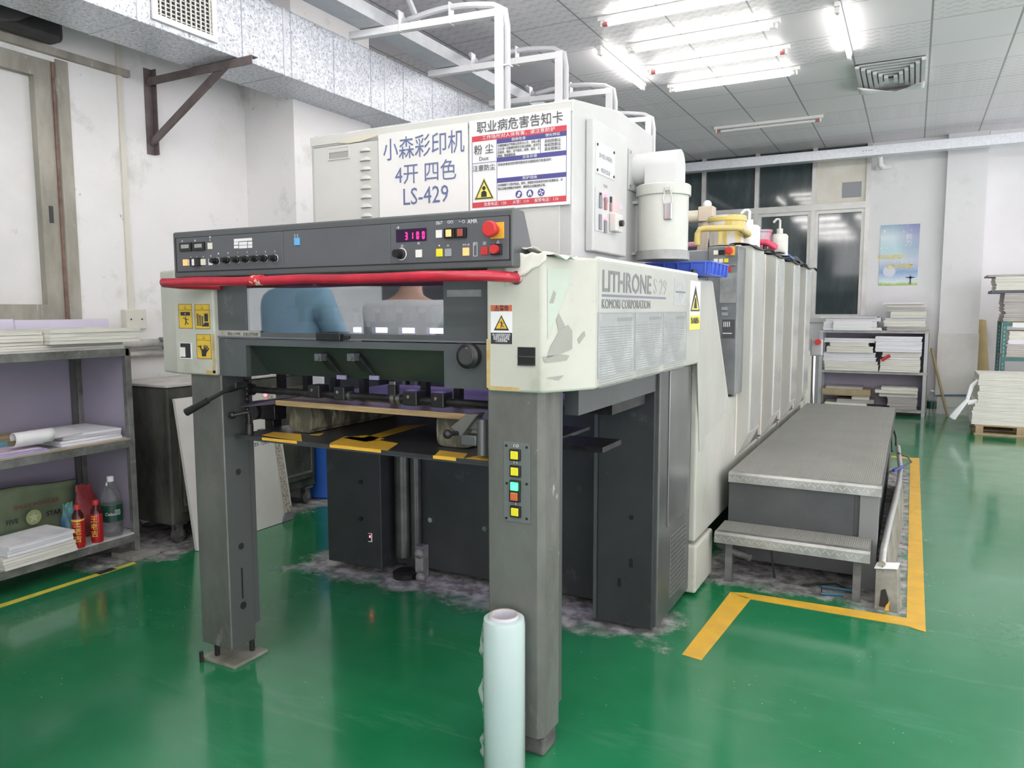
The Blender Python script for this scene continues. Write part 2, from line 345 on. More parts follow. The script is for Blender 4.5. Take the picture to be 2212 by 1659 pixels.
def ceiling_material():
    m = bpy.data.materials.new('ceiling_tiles'); m.use_nodes = True; nt = m.node_tree; N = nt.nodes; L = nt.links; b = N['Principled BSDF']
    geo = N.new('ShaderNodeNewGeometry'); sp = N.new('ShaderNodeSeparateXYZ'); L.new(geo.outputs['Position'], sp.inputs[0])
    def ma(op, a, c=0):
        x = N.new('ShaderNodeMath'); x.operation = op
        for i, v in enumerate((a, c)):
            if isinstance(v, (int, float)): x.inputs[i].default_value = v
            else: L.new(v, x.inputs[i])
        return x.outputs[0]
    u = ma('DIVIDE', ma('SUBTRACT', sp.outputs[0], OX-20*TX), TX); v = ma('DIVIDE', ma('SUBTRACT', sp.outputs[1], OY-20*TY), TY)
    fu = ma('FRACT', u); fv = ma('FRACT', v)
    du = ma('MULTIPLY', ma('MINIMUM', fu, ma('SUBTRACT', 1, fu)), TX); dv = ma('MULTIPLY', ma('MINIMUM', fv, ma('SUBTRACT', 1, fv)), TY)
    line = ma('MAXIMUM', ma('LESS_THAN', du, .008), ma('LESS_THAN', dv, .004))
    # some tiles carry an embossed wave, others are plain
    cell = N.new('ShaderNodeTexWhiteNoise'); cell.noise_dimensions = '2D'; cx = N.new('ShaderNodeCombineXYZ')
    L.new(ma('FLOOR', ma('DIVIDE', u, 2)), cx.inputs[0]); L.new(ma('FLOOR', v), cx.inputs[1]); L.new(cx.outputs[0], cell.inputs['Vector'])
    tex = ma('GREATER_THAN', cell.outputs[0], .45)
    sx = ma('SINE', ma('MULTIPLY', sp.outputs[0], 78)); sy = ma('SINE', ma('ADD', ma('MULTIPLY', sp.outputs[1], 60), ma('MULTIPLY', sx, 1.1)))
    sd = ma('SINE', ma('ADD', ma('MULTIPLY', sp.outputs[0], 30), ma('MULTIPLY', sp.outputs[1], 60)))
    wave = ma('MULTIPLY', ma('MULTIPLY', ma('ADD', sy, ma('MULTIPLY', sd, .5)), tex), .5)
    def mix(f, a, c2):
        x = N.new('ShaderNodeMix'); x.data_type = 'RGBA'
        if isinstance(f, float): x.inputs[0].default_value = f
        else: L.new(f, x.inputs[0])
        if isinstance(a, tuple): x.inputs[6].default_value = (*a, 1)
        else: L.new(a, x.inputs[6])
        x.inputs[7].default_value = (*c2, 1); return x.outputs[2]
    wv = N.new('ShaderNodeMapRange'); wv.inputs[1].default_value = .1; wv.inputs[2].default_value = .5; wv.inputs[3].default_value = 0; wv.inputs[4].default_value = .55; L.new(wave, wv.inputs[0])
    n = N.new('ShaderNodeTexNoise'); n.inputs['Scale'].default_value = .8; n.inputs['Detail'].default_value = 5; L.new(geo.outputs['Position'], n.inputs[0])
    c = mix(n.outputs[0], (.87, .83, .87), (.81, .77, .81)); c = mix(wv.outputs[0], c, (.60, .59, .61)); c = mix(line, c, (.33, .33, .33))
    L.new(c, b.inputs['Base Color']); b.inputs['Roughness'].default_value = .45
    bp = N.new('ShaderNodeBump'); bp.inputs['Strength'].default_value = .25; bp.inputs['Distance'].default_value = .004; L.new(wave, bp.inputs['Height']); L.new(bp.outputs[0], b.inputs['Normal'])
    return m
def poster_material():
    m = bpy.data.materials.new('poster_print'); m.use_nodes = True; nt = m.node_tree; N = nt.nodes; L = nt.links; b = N['Principled BSDF']
    tc = N.new('ShaderNodeTexCoord'); sp = N.new('ShaderNodeSeparateXYZ'); L.new(tc.outputs['Generated'], sp.inputs[0])
    n = N.new('ShaderNodeTexNoise'); n.inputs['Scale'].default_value = 4; n.inputs['Detail'].default_value = 5; L.new(tc.outputs['Generated'], n.inputs[0])
    r = N.new('ShaderNodeValToRGB'); e = r.color_ramp.elements
    e[0].position = 0; e[0].color = (.24, .42, .06, 1); e[1].position = 1; e[1].color = (.13, .28, .40, 1)
    for p, c in ((.03, (.40, .58, .12)), (.06, (.62, .74, .78)), (.22, (.20, .34, .58)), (.42, (.50, .58, .66)), (.62, (.36, .58, .62)), (.8, (.5, .62, .66))):
        q = e.new(p); q.color = (*c, 1)
    ad = N.new('ShaderNodeMath'); ad.operation = 'MULTIPLY_ADD'; ad.inputs[1].default_value = .08; L.new(n.outputs[0], ad.inputs[0]); L.new(sp.outputs[2], ad.inputs[2])
    sb = N.new('ShaderNodeMath'); sb.operation = 'SUBTRACT'; sb.inputs[1].default_value = .04; L.new(ad.outputs[0], sb.inputs[0]); L.new(sb.outputs[0], r.inputs[0])
    # violet corner at the upper right
    vm = N.new('ShaderNodeVectorMath'); vm.operation = 'DISTANCE'; vm.inputs[1].default_value = (1, .5, 1); L.new(tc.outputs['Generated'], vm.inputs[0])
    mr = N.new('ShaderNodeMapRange'); mr.inputs[1].default_value = .35; mr.inputs[2].default_value = .85; mr.inputs[3].default_value = .95; mr.inputs[4].default_value = 0; L.new(vm.outputs['Value'], mr.inputs[0])
    x = N.new('ShaderNodeMix'); x.data_type = 'RGBA'; L.new(mr.outputs[0], x.inputs[0]); L.new(r.outputs[0], x.inputs[6]); x.inputs[7].default_value = (.06, .05, .32, 1)
    st = N.new('ShaderNodeMapRange'); st.inputs[1].default_value = .62; st.inputs[2].default_value = .72; st.inputs[4].default_value = .8
    n2 = N.new('ShaderNodeTexNoise'); n2.inputs['Scale'].default_value = 14; n2.inputs['Detail'].default_value = 6; L.new(tc.outputs['Generated'], n2.inputs[0]); L.new(n2.outputs[0], st.inputs[0])
    x2 = N.new('ShaderNodeMix'); x2.data_type = 'RGBA'; L.new(st.outputs[0], x2.inputs[0]); L.new(x.outputs[2], x2.inputs[6]); x2.inputs[7].default_value = (.75, .8, .8, 1)
    L.new(x2.outputs[2], b.inputs['Base Color']); b.inputs['Roughness'].default_value = .2
    return m

# ---------------------------------------------------------------- the setting
XL, YF = -4.6, 12.1                          # left wall, far wall
struct('floor', MB().box(-7, 5, -4, 13.2, -.1, 0), floor_material())
struct('ceiling', MB().box(-7, 5, -4, 13.2, CEIL, CEIL+.1), ceiling_material())
WZ0, WZ1, WY0, WY1 = 1.40, 2.93, .4, 2.87    # the opening in the left wall
wl = MB().box(XL-.25, XL, -1.8, WY0, 0, CEIL).box(XL-.25, XL, WY1, YF, 0, CEIL).box(XL-.25, XL, WY0, WY1, 0, WZ0).box(XL-.25, XL, WY0, WY1, WZ1, CEIL)
struct('wall_left', wl, white_wall)
struct('trim_1', MB().box(XL, -4.1, 4.30, 5.2, 0, CEIL), white_wall)          # the pilaster on the left wall
fw = MB().box(-7, -3.9, YF, YF+.25, 0, CEIL).box(-3.9, -.625, YF, YF+.25, 0, 1.30).box(-.625, .5, YF, YF+.25, 0, CEIL).box(.5, 5, YF+.35, YF+.6, 0, CEIL)
struct('wall_back', fw, far_wall)
tr = struct('trim_2', MB().box(.32, .79, 11.98, 12.5, 0, CEIL), far_wall)       # the square column
bx('cladding', M('clad_board', (.74,.74,.73), .6, col2=(.66,.65,.62), scale=3, spots=[((.45,.42,.36), 6, .70, .06)]), tr, .315, .80, 11.965, 11.98, .10, 1.12)
struct('wall_front_unseen', MB().box(-7, -2.4, -3.0, -2.8, 0, CEIL), M('unseen_wall_grey', (.055,.055,.06), .7))  # unseen wall, added dark so the press window reflects a dark background
struct('trim_3', MB().box(.8, 5, 12.05, 12.45, CEIL-.14, CEIL), far_wall)
# left window
wn = MB().box(XL-.12, XL-.02, WY0, WY1, WZ1-.10, WZ1).box(XL-.12, XL-.02, WY0, WY1, WZ0, WZ0+.09).box(XL-.12, XL-.02, WY1-.14, WY1-.02, WZ0, WZ1).box(XL-.12, XL-.02, 1.2, 1.32, WZ0, WZ1)
win1 = struct('window_1', wn, wood_frame)
bx('window_pane', plastic_sheet, win1, XL-.085, XL-.075, WY0, WY1-.12, WZ0+.07, WZ1-.08)
bx('window_jamb', wood_frame, win1, XL-.13, XL+.012, WY1-.025, WY1+.05, WZ0-.06, WZ1+.02, .004)
bx('window_strip', rust_frame, win1, XL-.02, XL-.004, WY1-.04, WY1-.022, WZ0, WZ1)
bx('lock_slot', black, win1, XL-.021, XL-.017, WY1-.10, WY1-.075, 1.98, 2.08)
bx('window_sill', wood_frame, win1, XL-.14, XL+.01, WY0, WY1-.02, WZ0-.02, WZ0, .003)
bx('window_rail', wood_frame, win1, XL-.02, XL+.035, WY0, WY1+.45, WZ1+.03, WZ1+.075, .003)
# wall lining strip and socket
pr = P(262, 400, 0, XL)[1]
struct('trim_4', MB().box(XL, XL+.018, pr, pr+.035, 1.43, 3.3), M('strip_cream', (.66,.64,.56), .6))
so = thing('socket_box', 'cream electrical socket box on the left wall beside the rack', 'socket', (XL, 3.26, 1.33))
bx('box_body', M('socket_cream', (.66,.64,.57), .5), so, XL, XL+.05, 3.19, 3.34, 1.33, 1.46, .006)
for k in (3.225, 3.305): cy('screw_hole', ink_black, so, (XL+.05, k, 1.395), (XL+.052, k, 1.395), .006, 8)
# right window on the far wall: mullions, transoms, panes up to the ceiling
w2 = MB()
MX = [-3.88, -2.994, -2.185, -1.37, -.645]
for i, x in enumerate(MX): w2.box(x-.03, x+.03, YF-.03, YF+.08, 1.30, CEIL)
w2.box(-3.9, -.625, YF-.03, YF+.08, 1.26, 1.33).box(-3.9, -.625, YF-.035, YF+.08, 2.90, 2.99).box(-3.9, -.625, YF-.02, YF+.08, 3.60, 3.64)
win2 = struct('window_2', w2, alum)
for a, b in zip(MX, MX[1:]):
    bx('window_pane', glass_dark, win2, a+.03, b-.03, YF+.03, YF+.045, 1.33, 2.90)
    if b != MX[-1]: bx('window_pane', glass_dark, win2, a+.03, b-.03, YF+.03, YF+.045, 2.99, 3.60)
    bx('window_pane', glass_dark, win2, a+.03, b-.03, YF+.03, YF+.045, 3.64, CEIL)
    sash = MB().box(a+.03, a+.075, YF-.005, YF+.03, 1.34, 2.89).box(b-.075, b-.03, YF-.005, YF+.03, 1.34, 2.89).box(a+.03, b-.03, YF-.005, YF+.03, 2.85, 2.90).box(a+.03, b-.03, YF-.005, YF+.03, 1.33, 1.38)
    sash.build('sash', alum, win2)
bx('boarded_pane', M('boarded_pane', (.74,.72,.66), .4, col2=(.64,.60,.50), scale=3), win2, MX[3]+.03, MX[4]-.03, YF, YF+.03, 2.99, 3.60)
bx('patch', M('patch_grey', (.30,.31,.33), .5), win2, -.99, -.735, YF-.004, YF, 3.06, 3.28)

# ---------------------------------------------------------------- ceiling lamps
def lamp(nm, label, L_, on=True, red_end=True, mat=None):
    t = thing('fluorescent_lamp', label, 'ceiling light', (0, 0, CEIL), 'fluorescent tube lamps on the ceiling')
    h = L_/2
    bx('batten', lamp_white, t, -h, h, -.022, .022, CEIL-.035, CEIL, .004)
    cy('tube', (mat or tube_dim) if on else tube_off, t, (-h+.055, 0, CEIL-.062), (h-.055, 0, CEIL-.062), .015, 12)
    for s in (-1, 1):
        o = bx('end_holder', lamp_white, t, s*h-s*.03-.008, s*h-s*.03+.008, -.016, .016, CEIL-.08, CEIL-.035, .003)
        cy('end_cap', sock_red if red_end else cap_white, t, (s*(h-.045), 0, CEIL-.062), (s*(h-.085), 0, CEIL-.062), .0165, 12)
    return t
BIG = 1.31
l0 = lamp('l', 'lit fluorescent tube nearest the viewer of the four hung across the machine', BIG)
lw0 = lamp('l', 'lit fluorescent tube second in the ladder of four from the viewer, white end caps', BIG, True, False); lw0.location.x, lw0.location.y = -1.71, 6.64
l0.location.x, l0.location.y = -1.70, 5.94
ROWS = [((-1.73, 7.32), 0, 'lit fluorescent tube third in the ladder of four, red end caps'),
        ((-1.73, 8.0), 0, 'lit fluorescent tube of the ladder of four farthest from the viewer'),
        ((-2.585, 7.18), math.pi/2, 'lit fluorescent tube running lengthwise left of the ladder of four'),
        ((-2.5, 4.62), math.pi/2, 'lit fluorescent tube at the top edge with only its end showing'),
        ((-.62, 7.15), math.pi/2, 'lit pinkish fluorescent tube running lengthwise next to the ceiling diffuser')]
for (x, y), rz, lb in ROWS:
    src = l0 if 'red' in lb else lw0; dup(src, (x-src.location.x, y-src.location.y, 0), lb, rot=(0, 0, rz))
lo = lamp('l', 'unlit white fluorescent tube alone near the far window', BIG, False); lo.location.x, lo.location.y = -1.725, 10.08
k = 0
ORD = 'first second third fourth fifth sixth seventh eighth ninth tenth eleventh twelfth thirteenth fourteenth fifteenth sixteenth'.split()
ln0 = lamp('l', 'lit fluorescent tube outside the view, far behind the viewer', BIG, mat=tube_m); ln0.location.x, ln0.location.y = 3.6, -2.4
for x in (-2.3, -.8, .7, 2.2):                          # unseen lamps of the hall; extra rows added to light the near side
    for y in (-2.4, -.4, 1.6, 3.4):
        dup(ln0, (x-ln0.location.x, y-ln0.location.y, 0), f'lit fluorescent tube outside the view, {ORD[k]} of the near rows', rot=(0, 0, 0)); k += 1
for x, y in ((1.4, 6.2), (1.4, 8.6), (2.6, 10.6), (3.2, 4.2)):
    dup(ln0, (x-ln0.location.x, y-ln0.location.y, 0), f'lit fluorescent tube outside the view, {ORD[k-16]} of the right rows', rot=(0, 0, math.pi/2)); k += 1
# ceiling diffuser with torn plastic
df = thing('ceiling_diffuser', 'square ceiling air diffuser with torn plastic sheet hanging from its edge', 'air vent', (-.30, 8.70, CEIL))
cxd, cyd, hd = -.30, 8.68, .30
for i in range(6):
    a = hd-i*.048; z0 = CEIL-.02-.003*i; fr = MB()
    o_ = a; n_ = a-.034
    for (x0, x1, y0, y1) in ((-o_, o_, -o_*1.65, -n_*1.65), (-o_, o_, n_*1.65, o_*1.65)):
        fr.hexa([(cxd+x0, cyd+y0, z0-.004), (cxd+x1, cyd+y0, z0-.004), (cxd+x1, cyd+y1, z0-.004), (cxd+x0, cyd+y1, z0-.004)], [(cxd+x0, cyd+y0, z0), (cxd+x1, cyd+y0, z0), (cxd+x1, cyd+y1, z0), (cxd+x0, cyd+y1, z0)])
    for s in (-1, 1): fr.box(cxd+s*o_, cxd+s*n_, cyd-o_*1.65, cyd+o_*1.65, z0-.03, z0)
    fr.build('louvre', M('diffuser_white', (.66,.66,.68), .5), df)
bx('throat', M('throat_grey', (.45,.45,.47), .8), df, cxd-hd, cxd+hd, cyd-hd*1.65, cyd+hd*1.65, CEIL-.006, CEIL)
def flap(u, v):
    return (cxd-hd+2*hd*u, cyd+hd*1.65+.02-.50*v*(.35+.65*abs(2*u-1.1)), CEIL-.012-.09*v-.05*math.sin(math.pi*v)*(.5+.5*math.sin(7*u+1)))
MB().grid(flap, 16, 8).build('plastic_flap', M('flap_plastic', (.74,.74,.75), .25), df, solid=.003)
# the galvanised duct under the ceiling, its grille and its bracket
DX0, DX1, DZ0, DZ1 = -4.17, -3.745, 3.0, 3.43
du = thing('air_duct', 'speckled galvanised rectangular air duct running along the left wall under the ceiling', 'duct', (-3.95, 0, DZ0))
bx('duct_body', galv, du, DX0, DX1, -1.5, 11.9, DZ0, DZ1, .004)
for i, px in enumerate((299, 614, 832, 995)):
    y = P(px, {299: 30, 614: 80, 832: 180, 995: 230}[px], 0, DX1)[1]
    MB().box(DX1, DX1+.006, y-.012, y+.012, DZ0, DZ1).box(DX0, DX1+.006, y-.006, y+.006, DZ0-.004, DZ0).build('duct_seam', galv_plain, du)
for i in range(16):
    y = 3.5+i*.42
    bx('duct_crease', M('crease', (.36,.38,.42), .5, .4), du, DX1, DX1+.002, y, y+.006, DZ0, DZ1)
gy0, gy1 = P(326, 30, 0, DX1)[1], P(466, 60, 0, DX1)[1]
gr = MB(); gz0, gz1 = DZ0+.035, DZ1+.0
for (a, b, c_, d) in ((gy0, gy1, gz0, gz0+.035), (gy0, gy1, gz1-.035, gz1), (gy0, gy0+.035, gz0, gz1), (gy1-.035, gy1, gz0, gz1)): gr.box(DX1+.001, DX1+.018, a, b, c_, d)
g = gr.build('grille_frame', lamp_white, du, .004)
bx('grille_shade', M('grille_dark', (.05,.05,.07), .8), du, DX1+.001, DX1+.003, gy0+.035, gy1-.035, gz0+.035, gz1-.035)
ny = 11
for i in range(ny):
    y = gy0+.035+(i+.5)*(gy1-gy0-.07)/ny
    bx('grille_blade', M('grille_blade', (.70,.69,.62), .5), du, DX1+.010, DX1+.016, y-.004, y+.004, gz0+.035, gz1-.035)
for i in range(14):
    z = gz0+.035+(i+.5)*(gz1-gz0-.07)/14
    bx('grille_slat', M('grille_blade', (.7,.69,.62)), du, DX1+.004, DX1+.009, gy0+.035, gy1-.035, z-.003, z+.003)
br = thing('wall_bracket', 'brown iron angle bracket on the left wall holding up the duct', 'bracket', (XL, 3.47, 2.50))
MB().box(XL, XL+.008, 3.44, 3.50, 2.50, 3.06).box(XL, XL+.05, 3.494, 3.50, 2.50, 3.06).build('wall_plate', bracket_m, br)
MB().box(XL+.01, -3.62, 3.455, 3.462, 2.945, 2.997).box(XL+.01, -3.62, 3.455, 3.505, 2.99, 2.997).build('arm', bracket_m, br)
MB().hexa([(XL+.012, 3.463, 2.555), (XL+.012, 3.489, 2.555), (-3.86, 3.489, 2.955), (-3.86, 3.463, 2.955)], [(XL+.012, 3.463, 2.60), (XL+.012, 3.489, 2.60), (-3.90, 3.489, 2.985), (-3.90, 3.463, 2.985)]).build('brace', bracket_m, br)
# dark fan above the left window
fn = thing('exhaust_fan', 'dark grimy round exhaust fan on the ledge above the left window', 'fan', (XL, 1.95, 3.0))
bx('housing', fan_dark, fn, XL+.01, XL+.14, .9, 2.83, 3.01, 3.40, .03)
MB().lathe([(.34, 0), (.36, .03), (.36, .10), (.30, .13), (.24, .05)], (XL+.14, 2.38, 3.36), 28, 0).build('fan_ring', fan_dark, fn)
# cable tray over the machine with its four drop arms
ty = thing('cable_tray', 'grey metal cable tray hung lengthwise below the ceiling beside the duct', 'cable tray', (-3.55, 6, 3.49))
bx('tray_body', galv_plain, ty, -3.66, -3.455, 1.2, 10.5, 3.49, 3.585, .003)
for y in (3.93, 3.97, 4.01, 4.05, 7.2, 7.25): cy('bolt', iron, ty, (-3.455, y, 3.55), (-3.448, y, 3.55), .006, 8)
def sag(p, q, n=10, d=.06):
    p, q = Vector(p), Vector(q); return [p.lerp(q, i/n)+Vector((0, 0, d*math.sin(math.pi*i/n))) for i in range(n+1)]
ARM = [('nearest', 4.55, 4.68), ('second', 5.57, 5.66), ('third', 6.62, 6.78), ('farthest', 7.72, 7.95)]
for i, (w_, ya, yb) in enumerate(ARM):
    t = thing('conduit_arm', f'white square conduit arm and drop over the press, {w_} of the four', 'conduit', (-2.56, yb, 1.9), 'white conduit drops to the print units')
    h_ = .026
    MB().hexa([(-3.75, ya-h_, 3.435), (-2.55, yb-h_, 3.435), (-2.55, yb+h_, 3.435), (-3.75, ya+h_, 3.435)], [(-3.75, ya-h_, 3.485), (-2.55, yb-h_, 3.485), (-2.55, yb+h_, 3.485), (-3.75, ya+h_, 3.485)]).build('arm', white_pipe, t, .003)
    bx('drop', white_pipe, t, -2.60, -2.535, yb-h_, yb+h_, 1.85, 3.49, .003)
    p = [(-3.4, ya+.1, 3.60), (-3.3, ya+.06, 3.50)]+sag((-3.25, ya+.03, 3.50), (-2.62, yb, 3.52), 10, .035)+[(-2.53, yb, 3.47), (-2.512, yb, 3.36), (-2.512, yb, 1.9)]
    MB().tube(p, .021, 8).build('cable', cable_grey, t)
    for f in (.35, .68):
        x = -3.75+1.2*f; y = ya+(yb-ya)*f
        MB().box(x-.004, x+.004, y-h_-.003, y+h_+.003, 3.432, 3.575).build('cable_tie', cap_white, t)
    for z in (3.1, 2.75): bx('cable_tie', cap_white, t, -2.603, -2.488, yb-h_-.003, yb+h_+.003, z, z+.009)
for k, (a, b, c_, e) in enumerate(((3.3, 4.1, 3.72, 3.55), (3.95, 4.75, 3.72, 3.52))):
    pts = [(-3.25, a, c_), (-3.2, a+.25, c_+.01), (-3.2, a+.5, 3.66), (-3.28, b, e)]
    t = MB().tube(pts, .024, 8).build('flexible_hose', cable_grey); tag(t, ['grey cable hose looping off the tray near the ceiling, nearer one', 'grey cable hose looping off the tray behind the first conduit arm'][k], 'hose', 'grey hoses above the cable tray')
# long galvanised trunking in front of the far wall
tk = thing('wall_trunking', 'long galvanised steel trunking crossing in front of the far window and column', 'trunking', (-1, 11.6, 3.5))
bx('trunking_body', M('trunking_zinc', (.60,.63,.68), .4, .45, col2=(.70,.72,.76), scale=30), tk, -4.3, 4.5, 11.55, 11.70, 3.53, 3.66, .003)
for i in range(4): cy('screw', iron, tk, (-.70+i*.035, 11.548, 3.60), (-.70+i*.035, 11.555, 3.60), .006, 8)
wb = thing('beam_bracket', 'small white bracket on the far wall under the trunking', 'bracket', (-.45, 12.1, 3.25))
q = P(1908, 362, 1, 12.09)
bx('foot', lamp_white, wb, q.x-.10, q.x+.10, 12.05, 12.1, q.z-.03, q.z+.03, .004); MB().tube([(q.x, 12.06, q.z), (q.x-.03, 11.75, 3.44), (q.x-.03, 11.66, 3.53)], .035, 8).build('stay', lamp_white, wb)
# poster
x0, x1, z0, z1 = -.46, .03, 1.79, 2.64
po = thing('wall_poster', 'blue and violet motivational poster with gold writing on the far wall', 'poster', ((x0+x1)/2, YF, z0))
bx('poster_sheet', poster_material(), po, x0, x1, YF-.006, YF-.002, z0, z1)
yy = YF-.0075
qa_, qb_ = P(1926, 556, 1, yy), P(1943, 576, 1, yy)
text('努力造就实力', (qa_.x, yy, qa_.z), .072, 'F', ink_gold, po, xs=.80, bold=.001); text('态度决定高度', (qb_.x, yy, qb_.z), .072, 'F', ink_gold, po, xs=.80, bold=.001)
text('努', (-.10, yy, 2.46), .085, 'F', ink_white, po); text('力', (-.10, yy, 2.375), .085, 'F', ink_white, po)
MB().prism([(-.075, 1.80), (-.068, 1.86), (-.072, 1.90), (-.12, 1.905), (-.12, 1.897), (-.072, 1.885), (-.07, 1.915), (-.062, 1.925), (-.054, 1.925), (-.047, 1.915), (-.045, 1.885), (.0, 1.897), (.0, 1.905), (-.045, 1.90), (-.05, 1.86), (-.043, 1.80), (-.055, 1.80), (-.059, 1.85), (-.063, 1.80)], 1, yy, yy+.001).build('printed_figure', M('figure_grey', (.09,.10,.10), .5), po)
MB().lathe([(.08, 0), (.08, .001)], (-.33, yy, 1.99), 20, 1).build('printed_moon', M('moon_white', (.62,.66,.74), .4), po)
# ---------------------------------------------------------------- the press: delivery unit
YP = 2.05                                    # front of the corner covers
dl = thing('delivery_unit', 'delivery end of a large old printing press on two grey posts with red rail', 'printing press', (-1.79, 2.6, 0))
# posts
def post(x0, x1, label):
    p = MB(); y0, y1 = 2.068, 2.195; b = .018
    b = b if label else .004; p.prism([(x0, y0+.004), (x0+.004, y0), (x1-b, y0), (x1, y0+b), (x1, y1), (x0, y1)], 2, .075, 1.20)
    o = p.build('post', steel, dl, .002, mats=[post_side], mfn=None if label else (lambda c, n: 1 if n.x > .9 else 0)); return o  # left post's +X face: darker paint, with its shading put into the colour
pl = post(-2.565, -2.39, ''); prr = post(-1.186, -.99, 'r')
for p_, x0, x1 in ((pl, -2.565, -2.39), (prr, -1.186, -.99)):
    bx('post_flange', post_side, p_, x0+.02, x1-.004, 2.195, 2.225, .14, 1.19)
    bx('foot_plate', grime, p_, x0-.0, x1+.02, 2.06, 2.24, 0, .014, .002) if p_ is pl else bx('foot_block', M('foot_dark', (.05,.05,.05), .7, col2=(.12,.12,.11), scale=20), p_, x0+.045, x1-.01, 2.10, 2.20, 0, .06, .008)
    for (a, b) in ((x0+.05, 2.10), (x1-.03, 2.20)): MB().tube([(a, b, .0), (a, b, .10)], .011, 8).build('levelling_bolt', iron, p_)
f = MB().tube([(-2.545, 2.045, 0), (-2.545, 2.045, .045)], .008, 8).build('anchor_bolt', iron, pl)
for z, r in ((.80, .013), (.49, .014), (.24, .016)): cy('post_hole', black, pl, (-2.3905, 2.135, z), (-2.3885, 2.135, z), r, 14)
bx('post_slot', black, pl, -2.3905, -2.3885, 2.13, 2.137, .27, .40)
# button plate on the right post
y = 2.067
bp = bx('button_plate', M('button_plate', (.13,.145,.14), .45), prr, *PR(1089, 955, 1146, 1128, 1, y)[:2], y-.003, y, *PR(1089, 955, 1146, 1128, 1, y)[2:], .003)
for (px, py, mt, fr) in ((1115, 982, yellowb, 1), (1115.5, 1017, yellowb, 1), (1115, 1049, greenlit, 1), (1114.5, 1071, orangeb, 1), (1116, 1104, yellowb, 1)):
    c_ = P(px, py, 1, y)
    bx('button_frame', black, prr, c_.x-.0185, c_.x+.0185, y-.012, y-.003, c_.z-.0185, c_.z+.0185, .002)
    bx('push_button', mt if mt is not orangeb else M('dull_orange', (.55,.13,.05), .4), prr, c_.x-.013, c_.x+.013, y-.016, y-.012, c_.z-.013, c_.z+.013, .002)
for (px, py) in ((1095, 962), (1139, 966), (1096, 1043), (1139, 1045), (1095, 1118), (1139, 1120)):
    c_ = P(px, py, 1, y); cy('screw', iron, prr, (c_.x, y-.003, c_.z), (c_.x, y-.006, c_.z), .004, 8)
for s_, px, py in (('I O', 1116, 963), ('I <', 1115, 999), ('I', 1115, 1088)):
    c_ = P(px, py, 1, y); text(s_, (c_.x, y-.0035, c_.z), .014, 'F', ink_white, prr)
# corner covers: front face, chamfer, side
ZB, ZT = 1.197, 1.612
def cover_poly(s):                           # s = 1 right, -1 left, mirrored about the middle of the machine
    mx = -1.788; pts = [(.61, 2.05), (.803, 2.05), (.902, 2.235), (.902, 2.262), (.61, 2.262)] if s > 0 else [(.61, 2.05), (.83, 2.05), (.955, 2.085), (.985, 2.115), (.985, 2.262), (.61, 2.262)]
    return [(mx+s*a, b) for a, b in pts]
cr = MB().prism(cover_poly(1), 2, ZB, ZT).build('corner_cover', beige, dl, .009, 3)
cl = MB().prism(cover_poly(-1), 2, ZB, ZT).build('corner_cover', beige, dl, .009, 3)
rust = M('rust_stain', (.42,.27,.07), .6, col2=(.55,.47,.28), scale=14)
for o_, xa, xb in ((cr, -1.1775, -1.165), (cl, -2.412, -2.399)):
    bx('rust_edge', rust, o_, xa, xb, YP-.0012, YP, ZB+.01, 1.36); 
bx('rust_edge', rust, cr, -1.165, -1.06, YP-.0012, YP, ZB+.004, ZB+.016); bx('rust_edge', rust, cl, -2.45, -2.399, YP-.0012, YP, ZB+.004, ZB+.02)
# torn tape and paint flakes on the right corner
chx = Vector((-.985, 2.05, 0)); chd = Vector((.099, .185, 0)); chn = Vector((.88, -.47, 0))
def chamfer_patch(pts, mat, name='scuff', d=.0015):
    vs = [chx+chd*u+Vector((0, 0, z))+chn*d for u, z in pts]
    return MB().add(vs, [tuple(range(len(vs)))]).build(name, mat, cr)
flake = M('bare_flake', (.30,.31,.27), .5)
for pts in ([(.08, 1.305), (.15, 1.34), (.30, 1.385), (.47, 1.405), (.55, 1.385), (.55, 1.33), (.40, 1.32), (.2, 1.31)],
            [(.0, 1.31), (.35, 1.315), (.5, 1.31), (.45, 1.295), (.05, 1.29)], [(.25, 1.42), (.3, 1.44), (.42, 1.40), (.3, 1.385)],
            [(.12, 1.47), (.2, 1.51), (.25, 1.50), (.2, 1.47)], [(.65, 1.36), (.78, 1.385), (.8, 1.37), (.68, 1.345)], [(.05, 1.245), (.4, 1.25), (.3, 1.235)]):
    chamfer_patch(pts, flake)
mint = M('mint_film', (.42,.49,.41), .25)
chamfer_patch([(.09, 1.575), (.5, 1.575), (.5, 1.53), (.42, 1.50), (.1, 1.36)], mint, 'torn_film', .0012)
def crumple(u, v):
    x = -1.10+.19*u; y = 2.06+.08*v
    return (x, y, 1.612+.035*math.sin(3*u+.7)*(1-v*.6)*(1-u*.6)+.006*math.sin(17*u+9*v))
MB().grid(crumple, 14, 5).build('torn_wrapping', M('wrapping_cream', (.70,.69,.62), .6), cr, solid=.002)
def drape(u, v):
    return (-1.11+.14*u, 2.0465-.003*math.sin(9*u+4*v), 1.62-.10*v*(1-.75*u)+.003*math.sin(21*u))
MB().grid(drape, 12, 6).build('wrapping_flap', M('wrapping_cream', (.7,.69,.62)), cr, solid=.0015)
